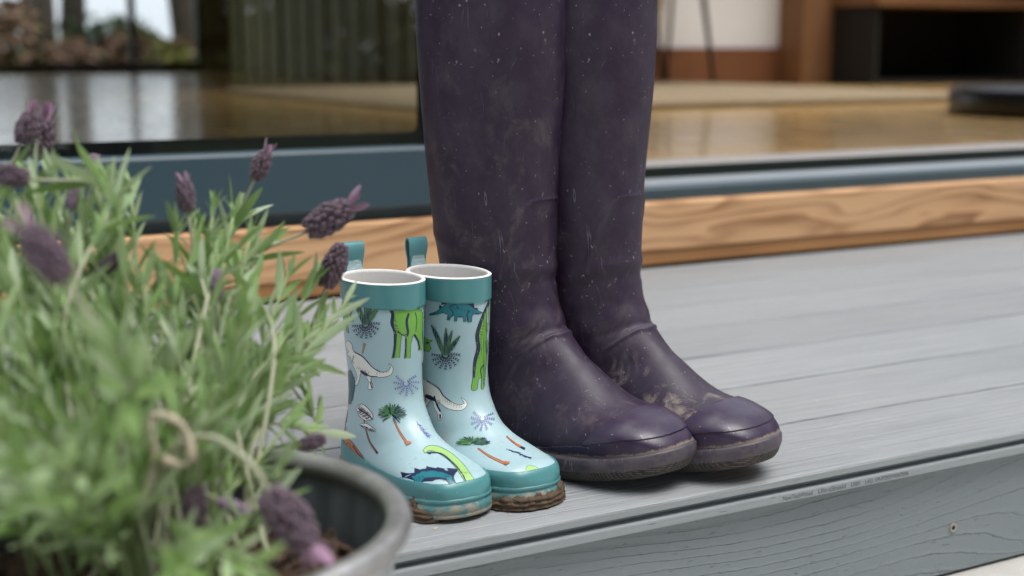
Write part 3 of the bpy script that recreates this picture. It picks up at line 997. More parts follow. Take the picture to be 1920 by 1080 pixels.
def mud_crust(parent, k0, k1, zfun, seed, thick=.0032):
    """lumpy mud clinging to the sole edge along outline stations k0..k1 (going round the outline)"""
    V, Fc = [], []
    sub, nz = 3, 13
    ks = np.arange(k0, k1 + 1e-6, 1 / sub)
    n = len(OK_)
    for i, k in enumerate(ks):
        a, fr = int(math.floor(k)) % n, k - math.floor(k)
        p = OK_[a] * (1 - fr) + OK_[(a + 1) % n] * fr
        q = ONK[a] * (1 - fr) + ONK[(a + 1) % n] * fr
        e = min(1, (i / len(ks)) / .10, (1 - i / (len(ks) - 1)) / .10)
        hmax = zfun((k - k0) / (k1 - k0)) * (.8 + .4 * mnoise.noise(Vector((k * .33, seed, 1)))) + .0015 * mnoise.noise(Vector((k * 1.3, seed, 5)))
        for j in range(nz):
            b = j / (nz - 1)
            z = max(.0, hmax * b) + spK(p[0]) * .4
            lay = .5 + .5 * math.sin(z * 1500 + 2.2 * mnoise.noise(Vector((k * .35, seed, z * 300))))
            lump = .5 + .5 * mnoise.noise(Vector((k * .8, z * 520, seed))) + .35 * mnoise.noise(Vector((k * 2.3, z * 1300, seed + 4)))
            off = .0026 + e * thick * (1 - b ** 4) * (.30 + .45 * lay + .45 * lump) - .0022 * (b ** 6) - (1 - e) * .002
            v = p + q * off
            V.append((v[0], v[1], z + .0001))
    for i in range(len(ks) - 1):
        for j in range(nz - 1):
            a = i * nz + j
            Fc.append((a, a + nz, a + nz + 1, a + 1))
    meshobj('mud', V, Fc, M_MUD, parent, True)

# ------------------------------------------------------------------ printed motifs on the child boots
INKS = {}
for nm, c in dict(navy=(.014, .018, .065), green=(.165, .40, .060), lime=(.33, .55, .16), teal=(.012, .165, .200), white=(.74, .74, .68), orange=(.50, .155, .045),
                  brown=(.30, .105, .05), lilac=(.12, .135, .38), leaf=(.05, .17, .05), sea=(.03, .13, .15), tan=(.30, .22, .14)).items():
    INKS[nm] = plain('print_' + nm, c, .36, .10, 300)

def z1(pts): return [(620 + x / 4.0, 430 + y / 4.0) for x, y in pts]
def z2(pts): return [(620 + x / 3.857, 690 + y / 3.857) for x, y in pts]
def stroke(pts, w0, w1=None, wm=None):
    """tapered brush line as a polygon"""
    w1 = w0 if w1 is None else w1
    P = [np.array(p, float) for p in pts]
    n = len(P)
    L, Rr = [], []
    for i, p in enumerate(P):
        t = P[min(i + 1, n - 1)] - P[max(i - 1, 0)]
        t = t / (np.linalg.norm(t) + 1e-9)
        q = np.array((-t[1], t[0]))
        s = i / (n - 1)
        w = (w0 * (1 - s) + w1 * s) / 2
        if wm is not None: w += (wm - (w0 + w1) / 2) / 2 * 4 * s * (1 - s)
        L.append(tuple(p + q * w)); Rr.append(tuple(p - q * w))
    return L + Rr[::-1]
def smooth2(pts, k=4):
    Q = spline([(x, y, 0) for x, y in pts], (len(pts) - 1) * k + 1)
    return [(p.x, p.y) for p in Q]
def grow(poly, d):
    P = np.array(poly, float)
    a = .5 * np.sum(P[:, 0] * np.roll(P[:, 1], -1) - np.roll(P[:, 0], -1) * P[:, 1])
    t = np.roll(P, -1, 0) - np.roll(P, 1, 0)
    t /= np.linalg.norm(t, axis=1, keepdims=True) + 1e-9
    nrm = np.c_[t[:, 1], -t[:, 0]] * (1 if a > 0 else -1)
    return [tuple(p) for p in P + nrm * d]
def hatch(rng, x0, y0, x1, y1, k, ang, ln, w, col='navy'):
    out = []
    for i in range(k):
        s = (i + .5) / k
        x, y = x0 + (x1 - x0) * s + rng.uniform(-1, 1), y0 + (y1 - y0) * s + rng.uniform(-1, 1)
        a = ang + rng.uniform(-.25, .25)
        out.append((col, stroke([(x, y), (x + ln * math.cos(a), y + ln * math.sin(a))], w, w * .3)))
    return out
def body(poly, col, line=.9):
    return [('navy', grow(poly, line)), (col, poly)]
def fern(rng, cx, cy, s, col='navy', a0=-.2, a1=3.4, k=8, up=False):
    out = []
    for i in range(k):
        a = a0 + (a1 - a0) * i / (k - 1)
        for j in range(5):
            r0, r1 = s * (.18 + .165 * j), s * (.18 + .165 * j + .12)
            b = a + .04 * (j - 2)
            c, d = math.cos(b), math.sin(b)
            for sg in (-1, 1):
                out.append((col, stroke([(cx + c * r0, cy + d * r0), (cx + c * r1 + sg * -d * s * .09, cy + d * r1 + sg * c * s * .09)], s * .075, s * .03)))
    if up:
        for dx, dy, w in ((-.95, -1.95, .26), (.05, -1.75, .22), (.45, -1.6, .2), (.95, -1.25, .24), (.25, -1.2, .2)):
            pl = stroke(smooth2([(cx + dx * s * .12, cy), (cx + dx * s * .55, cy + dy * s * .55), (cx + dx * s, cy + dy * s)]), s * .10, s * .03, s * w)
            out += [('navy', grow(pl, .5)), ('leaf', pl)]
    return out
def palm(rng, cx, cy, rx, ry, col, trunk, tilt=0.0, dark='navy', n=36):
    out = [(INK_T, stroke(smooth2(trunk), 3.0, 5.0)) for INK_T in ('navy',)] + [('orange' if col == 'leaf' else 'brown', stroke(smooth2(trunk), 1.9, 3.6))]
    for k, (cl, w) in enumerate(((dark, 2.6), (col, 2.2), (dark, 1.1))):
        m = n if k < 2 else n // 2
        for i in range(m):
            a = math.pi * (-1.08 + 1.16 * (i + rng.random()) / m) if rng.random() < .8 else rng.uniform(-math.pi, math.pi)
            q = rng.uniform(.62, 1.0)
            ex, ey = cx + rx * q * math.cos(a), cy + ry * q * math.sin(a)
            f0 = rng.uniform(.05, .45)
            out.append((cl, stroke([(cx + rx * f0 * math.cos(a), cy + ry * f0 * math.sin(a)), (ex, ey)], w, w * .4)))
    return out
rg = random.Random(5)
STEG = [(740, 640), (800, 622), (845, 590), (880, 560), (930, 545), (990, 548), (1040, 570), (1075, 600), (1105, 612), (1135, 620), (1105, 632), (1075, 632), (1058, 645), (1055, 692), (1035, 694),
        (1030, 650), (1015, 655), (1018, 690), (1000, 692), (1000, 660), (955, 658), (950, 690), (932, 688), (938, 650), (915, 650), (895, 682), (878, 682), (890, 645), (850, 628), (800, 640), (745, 645)]
STEG_SP = [[(815, 600), (822, 572), (850, 592)], [(835, 575), (840, 538), (878, 566)], [(868, 556), (885, 515), (925, 548)], [(915, 545), (950, 508), (985, 548)], [(970, 546), (1020, 522), (1040, 566)], [(1030, 562), (1070, 552), (1078, 596)], [(1070, 594), (1098, 588), (1100, 612)]]
K1_ART = {}
K1_ART['printed_fern'] = [fern(rg, *z1([(300, 728)])[0], 27, up=True, k=9, a0=-.1, a1=3.0), fern(rg, *z2([(572, 112)])[0], 24, 'lilac', -.75, 3.7, 9)]
sau = z1([(435, 560), (560, 560), (650, 590), (700, 620), (720, 670), (724, 720), (715, 850), (702, 912), (682, 914), (690, 870), (655, 805), (640, 810), (625, 870), (622, 972), (580, 976), (590, 900), (588, 815), (560, 802), (550, 880), (545, 968), (490, 978), (508, 900), (506, 800), (486, 720), (488, 660), (462, 610)])
K1_ART['printed_dinosaur'] = [
    body(sau, 'green') + [('navy', stroke(smooth2(z1([(470, 600), (495, 660), (490, 730), (520, 800)])), 3, 2, 6)), ('navy', stroke(smooth2(z1([(610, 650), (595, 710), (605, 790), (596, 820)])), 3, 1, 4.5)),
        ('navy', stroke(smooth2(z1([(515, 800), (512, 880), (500, 970)])), 5, 4)), ('navy', stroke(smooth2(z1([(655, 640), (668, 700), (660, 780)])), 1.2, .8)), ('navy', stroke(z1([(650, 800), (680, 850), (690, 905)]), 4, 2)), ('navy', stroke(smooth2(z1([(530, 780), (570, 808), (595, 800)])), 2, 1.5)),
        ('navy', stroke(z1([(592, 830), (590, 970)]), 2.4, 2))] + hatch(rg, *z1([(478, 640)])[0], *z1([(520, 790)])[0], 12, .3, 7, 1.0) + hatch(rg, *z1([(545, 580)])[0], *z1([(600, 610)])[0], 5, .9, 6, .8),
    (lambda tre: body(tre, 'white', .8) + [('navy', stroke(smooth2([(684, 696), (690, 700), (698, 706)]), 3, 2, 5)), ('navy', stroke(smooth2([(694, 700), (702, 706), (716, 707)]), 2.5, 1.6)), ('navy', stroke([(703, 716), (706, 728)], 2.4, 1.6)),
        ('navy', stroke([(671, 668), (668, 679), (672, 682)], 1.2, .8)), ('navy', stroke(smooth2([(672, 661), (690, 672), (707, 690), (722, 698)]), 1.4, 1.0))] + hatch(rg, 676, 690, 700, 703, 7, -1.2, 5, .9) + hatch(rg, 712, 699, 738, 697, 7, 1.4, 4, .7))(
        smooth2([(655, 642), (661, 641), (667, 648), (670, 660), (684, 667), (697, 679), (708, 692), (722, 699), (734, 698), (741, 690), (736, 683), (744, 690), (743, 700), (735, 706), (720, 708), (708, 706), (703, 712), (707, 722), (705, 730), (699, 728), (700, 716), (692, 704), (684, 700), (682, 711), (677, 722), (673, 720), (678, 708), (674, 695), (668, 683), (664, 670), (657, 666), (661, 660), (654, 650)], 2)),
    body(smooth2(z1([(96, 540), (150, 548), (168, 600), (205, 620), (178, 650), (205, 708), (162, 690), (150, 720), (165, 785), (150, 770), (130, 715), (100, 690)]), 2), 'green') + [('navy', stroke(z1([(165, 600), (185, 640), (170, 690)]), 3, 1.5))] + hatch(rg, *z1([(110, 570)])[0], *z1([(160, 680)])[0], 7, .9, 6, .9),
    body(smooth2(z2([(86, 505), (130, 496), (190, 545), (235, 600), (280, 655), (200, 640), (120, 570)]), 2), 'orange', 1.1) + [('navy', stroke(smooth2(z2([(130, 560), (150, 545), (170, 560), (165, 590)])), 1.6, 1)), ('navy', stroke(smooth2(z2([(190, 560), (225, 610), (265, 645)])), 3, 2))],
    [('navy', grow(z2([(a * 1.0, b) for a, b in [(540, 755), (620, 735), (690, 700), (760, 690), (830, 700), (890, 720), (940, 700), (900, 745), (925, 790), (880, 790), (850, 760), (700, 770), (680, 795), (640, 795), (640, 765)]]), 1.2)), ('teal', z2([(620, 745), (690, 712), (760, 705), (830, 715), (890, 735), (915, 785), (885, 785), (850, 750), (700, 758), (680, 790), (650, 790), (640, 765)]))] + [('navy', z2(q)) for q in ([(545, 720), (640, 722), (560, 758)], [(640, 690), (680, 700), (640, 725)], [(720, 678), (775, 690), (720, 712)], [(790, 684), (850, 695), (800, 715)], [(860, 690), (940, 697), (880, 725)])] + hatch(rg, *z2([(660, 740)])[0], *z2([(860, 750)])[0], 9, 1.2, 6, 1.0, 'navy'),
    body(stroke(smooth2(z2([(705, 585), (740, 562), (800, 572), (880, 615), (950, 680), (1000, 750), (1030, 800)])), 6, 17), 'lime', .9) + [('navy', stroke(smooth2(z2([(735, 592), (820, 598), (900, 655), (960, 720), (990, 780)])), 2.2, 2.6)), ('navy', z2([(720, 590), (760, 585), (750, 605), (735, 600)]))],
]
K1_ART['printed_tree'] = [
    palm(rg, *z2([(475, 330)])[0], 28, 21, 'leaf', z2([(488, 365), (530, 450), (590, 535)])) + [('green', stroke(z2([(470, 340), (400, 300)]), 2, 1)), ('green', stroke(z2([(470, 340), (430, 360)]), 2, 1)), ('orange', z2([(570, 510), (622, 525), (585, 545)]))],
    [('navy', stroke(smooth2(z2([(268, 345), (290, 440), (320, 530), (378, 606)])), 2, 4.4)), ('brown', stroke(smooth2(z2([(268, 345), (290, 440), (318, 530), (365, 596)])), 1.2, 2.6))] +
        [('navy', grow(smooth2(z2([(215, 290), (250, 262), (290, 280), (335, 330), (335, 360), (290, 378), (240, 345)]), 2), 1.0)), ('white', smooth2(z2([(215, 290), (250, 262), (290, 280), (335, 330), (335, 360), (290, 378), (240, 345)]), 2)),
         ('navy', grow(smooth2(z2([(240, 405), (290, 398), (330, 420), (362, 445), (320, 445), (270, 425)]), 2), 1.0)), ('white', smooth2(z2([(240, 405), (290, 398), (330, 420), (362, 445), (320, 445), (270, 425)]), 2))] +
        hatch(rg, *z2([(222, 285)])[0], *z2([(325, 352)])[0], 10, .6, 9, 2.0) + hatch(rg, *z2([(248, 272)])[0], *z2([(330, 335)])[0], 9, 2.3, 8, 1.8) + hatch(rg, *z2([(228, 318)])[0], *z2([(300, 370)])[0], 7, -.4, 8, 1.8) + hatch(rg, *z2([(248, 408)])[0], *z2([(350, 438)])[0], 8, .9, 7, 1.9),
    [('navy', stroke(z2([(158, 170), (140, 300), (128, 455)]), 2, 4.6)), ('brown', stroke(z2([(158, 170), (140, 300), (129, 450)]), 1.2, 3.0)), ('navy', grow(smooth2(z2([(140, 40), (165, 15), (185, 50), (205, 110), (195, 180), (170, 262), (150, 240), (150, 150)]), 2), .8)), ('sea', smooth2(z2([(140, 40), (165, 15), (185, 50), (205, 110), (195, 180), (170, 262), (150, 240), (150, 150)]), 2))] + hatch(rg, *z2([(165, 40)])[0], *z2([(172, 230)])[0], 9, .6, 7, 1.4),
]
K1_ART['printed_sprig'] = [[('lilac', stroke(smooth2(z2([(650, 380), (690, 440), (745, 495)])), 1, 1.4))] + hatch(rg, *z2([(655, 390)])[0], *z2([(735, 485)])[0], 7, .35, 6, 1.8, 'lilac') + hatch(rg, *z2([(655, 390)])[0], *z2([(735, 485)])[0], 7, 1.5, 5, 1.8, 'lilac')]
K1_ART['mud_streak'] = [[('tan', stroke(z1([(288, 865), (272, 940)]), 6, 3, 9))]]
K2_ART = {}
K2_ART['printed_fern'] = [fern(rg, *z1([(868, 935)])[0], 28, up=True, k=9, a0=-.1, a1=3.1), fern(rg, *z2([(1105, 345)])[0], 22, 'lilac', -.6, 3.7, 9)]
trx = smooth2(z2([(620, 60), (665, 75), (720, 95), (780, 130), (815, 180), (870, 225), (930, 252), (975, 240), (962, 215), (945, 195), (985, 225), (990, 255), (960, 285), (900, 288), (840, 270), (795, 240), (775, 245), (795, 300), (820, 325), (805, 358), (780, 355), (785, 325), (755, 280), (740, 235), (715, 225), (690, 270), (670, 275), (690, 225), (665, 180), (620, 150)]), 2)
K2_ART['printed_dinosaur'] = [
    [('navy', z1(q)) for q in STEG_SP] + body(z1(STEG), 'teal') + [('navy', stroke(smooth2(z1([(900, 600), (925, 630), (915, 660)])), 1.6, 1)), ('navy', stroke(smooth2(z1([(1040, 610), (1025, 640), (1030, 690)])), 2, 1.5)), ('navy', stroke(smooth2(z1([(890, 590), (940, 570), (960, 600)])), 1.4, .8))] + hatch(rg, *z1([(860, 575)])[0], *z1([(1070, 610)])[0], 11, 1.2, 5, 1.0) + hatch(rg, *z1([(880, 650)])[0], *z1([(900, 680)])[0], 4, 1.2, 4, 1.2),
    body(smooth2(z1([(1188, 500), (1200, 520), (1192, 600), (1172, 700), (1155, 790), (1166, 840), (1156, 960), (1150, 1060), (1146, 1150), (1136, 1180), (1126, 1170), (1128, 1100), (1104, 1110), (1098, 1180), (1068, 1190), (1058, 1170), (1074, 1060), (1080, 960), (1098, 880), (1090, 800), (1105, 720), (1150, 610), (1174, 520)]), 2), 'green') +
        [('navy', stroke(smooth2(z1([(1172, 540), (1120, 690), (1096, 790), (1104, 880), (1080, 980), (1072, 1100)])), 3, 4, 7)), ('navy', stroke(smooth2(z1([(1140, 1000), (1120, 1040), (1130, 1100)])), 2, 1.2))] + hatch(rg, *z1([(1125, 700)])[0], *z1([(1085, 960)])[0], 11, .2, 6, 1.0),
    body(trx, 'white', .8) + [('navy', stroke(smooth2(z2([(680, 190), (720, 205), (760, 225)])), 5, 3, 8)), ('navy', stroke(smooth2(z2([(750, 190), (770, 250), (800, 300)])), 3, 3)), ('navy', stroke(z2([(800, 320), (800, 352)]), 4, 3)), ('navy', stroke(smooth2(z2([(690, 85), (780, 135), (820, 190), (880, 232)])), 1.6, 1.2))] + hatch(rg, *z2([(690, 205)])[0], *z2([(800, 245)])[0], 8, -1.2, 6, 1.0) + hatch(rg, *z2([(830, 215)])[0], *z2([(960, 262)])[0], 9, 1.5, 6, .8),
    body(z1([(700, 800), (735, 830), (768, 826), (738, 850), (752, 890), (735, 912), (700, 905)]), 'green') + [('navy', z1([(712, 835), (742, 845), (718, 860)]))],
    body(smooth2(z2([(1432, 668), (1445, 645), (1480, 650), (1515, 665), (1500, 690), (1440, 690)]), 2), 'lime', .6),
]
K2_ART['printed_tree'] = [
    palm(rg, *z2([(1052, 515)])[0], 33, 13, 'leaf', z2([(1088, 545), (1180, 595), (1300, 640)])) + [('green', stroke(z2([(1040, 515), (950, 495)]), 2, 1)), ('green', stroke(z2([(1040, 520), (970, 525)]), 2, 1)), ('orange', z2([(1285, 625), (1326, 630), (1298, 650)]))],
    [('navy', stroke(z2([(1280, 462), (1350, 515), (1415, 545)]), 2, 4)), ('orange', stroke(z2([(1285, 465), (1350, 512), (1385, 530)]), 2, 4))],
]
K2_ART['printed_sprig'] = [[('lilac', stroke(smooth2(z2([(1285, 545), (1370, 570), (1462, 603)])), 1.2, 2))] + hatch(rg, *z2([(1295, 550)])[0], *z2([(1450, 600)])[0], 8, .1, 6, 2.2, 'navy')]

def inside(p, poly):
    x, y = p
    c = False
    j = len(poly) - 1
    for i in range(len(poly)):
        xi, yi = poly[i]; xj, yj = poly[j]
        if (yi > y) != (yj > y) and x < (xj - xi) * (y - yi) / (yj - yi + 1e-12) + xi: c = not c
        j = i
    return c
def print_motif(name, shapes, parent, o2, k, Dv, Uv, Vv, O, far=False):
    """lay a flat multi-colour print (sheet coordinates) onto the boot skin"""
    V, Fc, fm, mats = [], [], [], []
    for li, (col, poly) in enumerate(shapes):
        if INKS[col] not in mats: mats.append(INKS[col])
        mi = mats.index(INKS[col])
        poly = [p for i, p in enumerate(poly) if i == 0 or abs(p[0] - poly[i - 1][0]) + abs(p[1] - poly[i - 1][1]) > .02]
        if len(poly) < 3: continue
        xs, ys = [p[0] for p in poly], [p[1] for p in poly]
        step = 4.0
        extra = []
        if max(xs) - min(xs) > step * 1.5 or max(ys) - min(ys) > step * 1.5:
            gx = np.arange(min(xs) + step / 2, max(xs), step); gy = np.arange(min(ys) + step / 2, max(ys), step)
            extra = [(a, b) for a in gx for b in gy if inside((a, b), poly)]
        n = len(poly)
        try:
            vv, _, ff, *_r = delaunay_2d_cdt([Vector(p) for p in poly + extra], [], [list(range(n))], 1, 1e-4)
        except Exception:
            continue
        base, ok, idx = len(V), [], []
        for v in vv:
            u_, v_ = (v.x - o2[0]) * k, (o2[1] - v.y) * k
            hit = tree_k.ray_cast(O + Uv * u_ + Vv * v_ + Dv * .3, -Dv)
            if hit[0] is None or (far and hit[1].y * (1 if hit[1].dot(Dv) > 0 else -1) < .72):
                idx.append(-1)
            else:
                nn = hit[1] if hit[1].dot(Dv) > 0 else -hit[1]
                idx.append(len(V)); V.append(hit[0] + nn * (.00014 + .00004 * min(li, 24)))
        for f in ff:
            q = [idx[i] for i in f]
            if -1 in q: continue
            if max((V[a] - V[b]).length for a in q for b in q) > .02: continue
            Fc.append(q); fm.append(mi)
    if Fc:
        meshobj(name, V, Fc, mats, parent, False, fm)

b1, up1 = kid_boot(.4620, 1.109, 7, 'pale blue patterned child boot in front, nearest the metal planter')
b2, up2 = kid_boot(.5240, 1.1080, 8.5, 'pale blue patterned child boot squeezed between its twin and the purple boots')
for art, up, o2, ppm, Dv, Uv, Vv in ((K1_ART, up1, (744.5, 739.5), 2168., (.8192, -.5169, .2482), (.6047, .7965, 0), (-.1977, .1501, .9651)),
                                     (K2_ART, up2, (858, 720), 2125., (.7401, -.626, .2457), (.6782, .7349, 0), (-.1805, .1666, .9684))):
    for nm, lst in art.items():
        for sh in lst:
            print_motif(nm, sh, up, o2, 1 / ppm, Vector(Dv).normalized(), Vector(Uv).normalized(), Vector(Vv).normalized(), Vector((.06, 0, .08)))
            # the print goes on round the far side
            print_motif(nm, sh, up, o2, 1 / ppm, Vector((.25, .96, .12)).normalized(), Vector((-.96, .25, 0)).normalized(), Vector((-.03, -.116, .993)), Vector((.045, 0, .085)), True)
mud_crust(b1, 36, 70, lambda s: .021 * math.sin(math.pi * min(1, max(0, s * .75 + .2))) ** .5, 3.3, .0045)
mud_crust(b2, 46, 97, lambda s: .0165 * (.75 + .35 * s), 8.7, .0042)

# dried mud crumbs fallen from the small boots
V, Fc = [], []
for k in range(46):
    x, y = random.gauss(.50, .05), random.gauss(.935, .022)
    if y < .903: continue
    r_ = random.uniform(.0005, .0022) * random.random() ** .5
    b0 = len(V)
    for (a, b, c) in ((1, 0, .1), (.3, .9, .1), (-.8, .5, .1), (-.7, -.6, .1), (.4, -.9, .1), (.1, 0, .8)):
        V.append((x + a * r_ * random.uniform(.7, 1.5), y + b * r_ * random.uniform(.5, 1), .0002 + c * r_ * .7))
    Fc += [(b0 + i, b0 + (i + 1) % 5, b0 + 5) for i in range(5)]
tag(meshobj('mud_crumbs', V, Fc, plain('dry_mud', (.42, .36, .28), .9, .3, 400)), 'pale dried mud crumbs scattered on the deck before the small boots', 'mud', kind='stuff')

# ================================================================== PLANTER AND LAVENDER
TUB = Vector((.1811, .7203, -.1395))
RIMZ = .262                                   # rim height above the paving
def zinc_mat():
    m = Mat('galvanised_steel')
    vo = m.n('TexVoronoi', {'Vector': m.co((70, 70, 70)), 'Scale': 1.0})
    sp = m.sep(vo.outputs['Color'])[0]
    f = m.noise(m.co((12, 12, 12)), 1, 5, .65)
    c = m.mix(sp, (.40, .43, .43), (.56, .59, .585))
    c = m.mix(m.mth('MULTIPLY', m.ramp(f, [(.4, 0.0), (.75, 1.0)]), .45), c, (.66, .67, .65))
    m.set(col=c, rough=m.ramp(f, [(.3, .38), (.7, .55)]), metal=.55)
    return m.m
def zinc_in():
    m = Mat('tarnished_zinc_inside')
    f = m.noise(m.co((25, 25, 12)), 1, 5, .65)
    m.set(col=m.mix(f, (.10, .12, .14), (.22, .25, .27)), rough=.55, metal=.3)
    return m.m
def rim_mat():
    m = Mat('tarnished_rim')
    f = m.noise(m.co((22, 22, 22)), 1, 5, .65)
    m.set(col=m.mix(m.ramp(f, [(.35, 0.0), (.65, 1.0)]), (.25, .245, .24), (.46, .46, .46)), rough=.40, metal=.6)
    return m.m
planter = thing('planter', 'round galvanised metal tub with a rolled rim in the lower left corner', 'planter', tuple(TUB))
NT = 180
def wall(prof, rib):
    V, Fc = [], []
    for i, (rr, z) in enumerate(prof):
        for k in range(NT):
            q = 2 * math.pi * k / NT
            r2 = rr + (.0011 * math.cos(30 * q) if rib and 0 < i < len(prof) - 1 else 0)
            V.append((r2 * math.cos(q), r2 * math.sin(q), z))
    for i in range(len(prof) - 1):
        for k in range(NT):
            a, b = i * NT + k, i * NT + (k + 1) % NT
            Fc.append((a, b, b + NT, a + NT))
    return V, Fc
V, Fc = wall([(.001, 0), (.112, 0), (.1175, .004), (.1195, .06), (.1225, .12), (.1260, .20), (.1285, .245), (.1295, .252)], False)
meshobj('outer_wall', V, Fc, zinc_mat(), planter, True)
V, Fc = wall([(.1275, .252), (.1245, .240), (.1205, .200), (.117, .150), (.113, .10)], True)
meshobj('inner_wall', V, Fc, zinc_in(), planter, True)
V, Fc = [], []
for k in range(NT):
    q = 2 * math.pi * k / NT
    for j in range(14):
        a = 2 * math.pi * j / 14
        rr = .1305 + .0076 * math.cos(a)
        V.append((rr * math.cos(q), rr * math.sin(q), RIMZ - .0065 + .0070 * math.sin(a)))
for k in range(NT):
    for j in range(14):
        Fc.append((k * 14 + j, ((k + 1) % NT) * 14 + j, ((k + 1) % NT) * 14 + (j + 1) % 14, k * 14 + (j + 1) % 14))
meshobj('rolled_rim', V, Fc, rim_mat(), planter, True)

def soil_mat():
    m = Mat('potting_soil')
    f = m.noise(m.co((140, 140, 140)), 1, 6, .75)
    m.set(col=m.mix(m.ramp(f, [(.35, 0.0), (.75, 1.0)]), (.035, .020, .012), (.17, .10, .06)), rough=.95)
    m.bump(f, 1.0, .006)
    return m.m
V, Fc = [], []
nr_, na_ = 46, 120
for i in range(nr_):
    rr = .1172 * i / (nr_ - 1) + .0005
    for k in range(na_):
        q = 2 * math.pi * k / na_
        x, y = rr * math.cos(q), rr * math.sin(q)
        z = .219 + .012 * (1 - (rr / .115) ** 2) + .006 * mnoise.noise(Vector((x * 60, y * 60, 1))) + .004 * mnoise.noise(Vector((x * 190, y * 190, 4)))
        V.append((TUB.x + x, TUB.y + y, TUB.z + z))
for i in range(nr_ - 1):
    for k in range(na_):
        a, b = i * na_ + k, i * na_ + (k + 1) % na_
        Fc.append((a, b, b + na_, a + na_))
for k in range(420):                            # bark and twig crumbs
    q, rr = random.uniform(0, 6.283), .110 * math.sqrt(random.random())
    c = Vector((TUB.x + rr * math.cos(q), TUB.y + rr * math.sin(q), TUB.z + .225 + .012 * (1 - (rr / .115) ** 2)))
    rot = Matrix.Rotation(random.uniform(0, 6.28), 3, 'Z') @ Matrix.Rotation(random.uniform(-.6, .6), 3, 'X')
    s = Vector((random.uniform(.0015, .010), random.uniform(.001, .0025), random.uniform(.0008, .002)))
    b0 = len(V)
    for sx, sy, sz in ((-1, -1, -1), (1, -1, -1), (1, 1, -1), (-1, 1, -1), (-.7, -.6, 1), (.7, -.6, 1), (.7, .6, 1), (-.7, .6, 1)):
        V.append(c + rot @ Vector((sx * s.x, sy * s.y, sz * s.z)))
    Fc += [tuple(b0 + i for i in f) for f in ((0, 3, 2, 1), (4, 5, 6, 7), (0, 1, 5, 4), (1, 2, 6, 5), (2, 3, 7, 6), (3, 0, 4, 7))]
tag(meshobj('potting_soil', V, Fc, soil_mat()), 'dark brown potting soil inside the metal planter', 'soil', kind='stuff')

def leaf_mat():
    m = Mat('lavender_leaf')
    at = m.n('Attribute', attribute_name='tint')
    oi = m.n('ObjectInfo')
    k = m.mth('FRACT', m.mth('ADD', at.outputs['Fac'], oi.outputs['Random']))
    col = m.ramp(k, [(0.0, (.165, .275, .09)), (.30, (.285, .43, .155)), (.6, (.41, .54, .29)), (.85, (.48, .57, .40)), (1.0, (.21, .34, .14))])
    m.set(col=col, rough=.6, spec=.3)
    tl = m.n('BsdfTranslucent', {'Color': m.mix(.5, col, (.26, .38, .08))})
    mx = m.n('MixShader', {0: .36})
    m.nt.links.new(m.b.outputs[0], mx.inputs[1])
    m.nt.links.new(tl.outputs[0], mx.inputs[2])
    m.nt.links.new(mx.outputs[0], m.out.inputs[0])
    return m.m
M_LEAF = leaf_mat()
M_STEM = plain('lavender_stem', (.24, .31, .13), .6, .25, 60)
M_FSTEM = plain('pale_flower_stalk', (.36, .37, .25), .65, .2, 80)
M_DRY = plain('withered_stalk', (.40, .34, .25), .8, .25, 80)
def petal_mat(name, a, b):
    m = Mat(name)
    f = m.noise(m.co((220, 220, 220)), 1, 4, .6)
    oi = m.n('ObjectInfo')
    c = m.mix(f, a, b)
    m.set(col=c, rough=.6, sheen=.3)
    return m.m
M_BUD = petal_mat('dark_purple_buds', (.040, .020, .034), (.14, .08, .115))
M_BUDP = petal_mat('pale_purple_buds', (.17, .10, .17), (.32, .22, .30))
M_BUDB = petal_mat('dried_brown_buds', (.10, .06, .045), (.24, .16, .12))
M_BRACT = petal_mat('pink_purple_bract', (.19, .085, .16), (.34, .20, .29))

plant = thing('lavender', 'bushy lavender with purple flower heads growing in the metal tub', 'plant', (TUB.x, TUB.y, TUB.z + .222))
PO = Vector(plant.location)
def leaf_mesh(bend):
    V, Fc = [], []
    st = [(0, .10), (.18, .62), (.42, 1.0), (.68, .85), (.88, .45), (1.0, .04)]
    for t, w in st:
        z = -bend * t * t * .5
        V += [(-.5 * w * .16, t, z + .024 * w), (0, t, z), (.5 * w * .16, t, z + .026 * w)]
    for i in range(5):
        for k in (0, 1):
            a = i * 3 + k
            Fc.append((a, a + 1, a + 4, a + 3))
    me = bpy.data.meshes.new('leaf')
    me.from_pydata(V, [], Fc)
    me.materials.append(M_LEAF)
    me.polygons.foreach_set('use_smooth', [True] * len(me.polygons))
    return me
LEAVES = [leaf_mesh(b) for b in (.05, .25, .45, -.2)]
leaf_list = []          # (matrix, mesh index, apparent size)
def add_leaf(p, d, ln, up=Vector((0, 0, 1)), wid=1.0):
    d = d.normalized()
    x = d.cross(up)
    if x.length < 1e-3: x = Vector((1, 0, 0))
    x.normalize()
    z = x.cross(d)
    roll = random.uniform(-.7, .7)
    x, z = x * math.cos(roll) + z * math.sin(roll), z * math.cos(roll) - x * math.sin(roll)
    M = Matrix(((x.x * wid, d.x, z.x, p.x), (x.y * wid, d.y, z.y, p.y), (x.z * wid, d.z, z.z, p.z), (0, 0, 0, 1))) @ Matrix.Scale(ln, 4)
    leaf_list.append((M, random.randrange(4), ln / max(.3, p.length)))
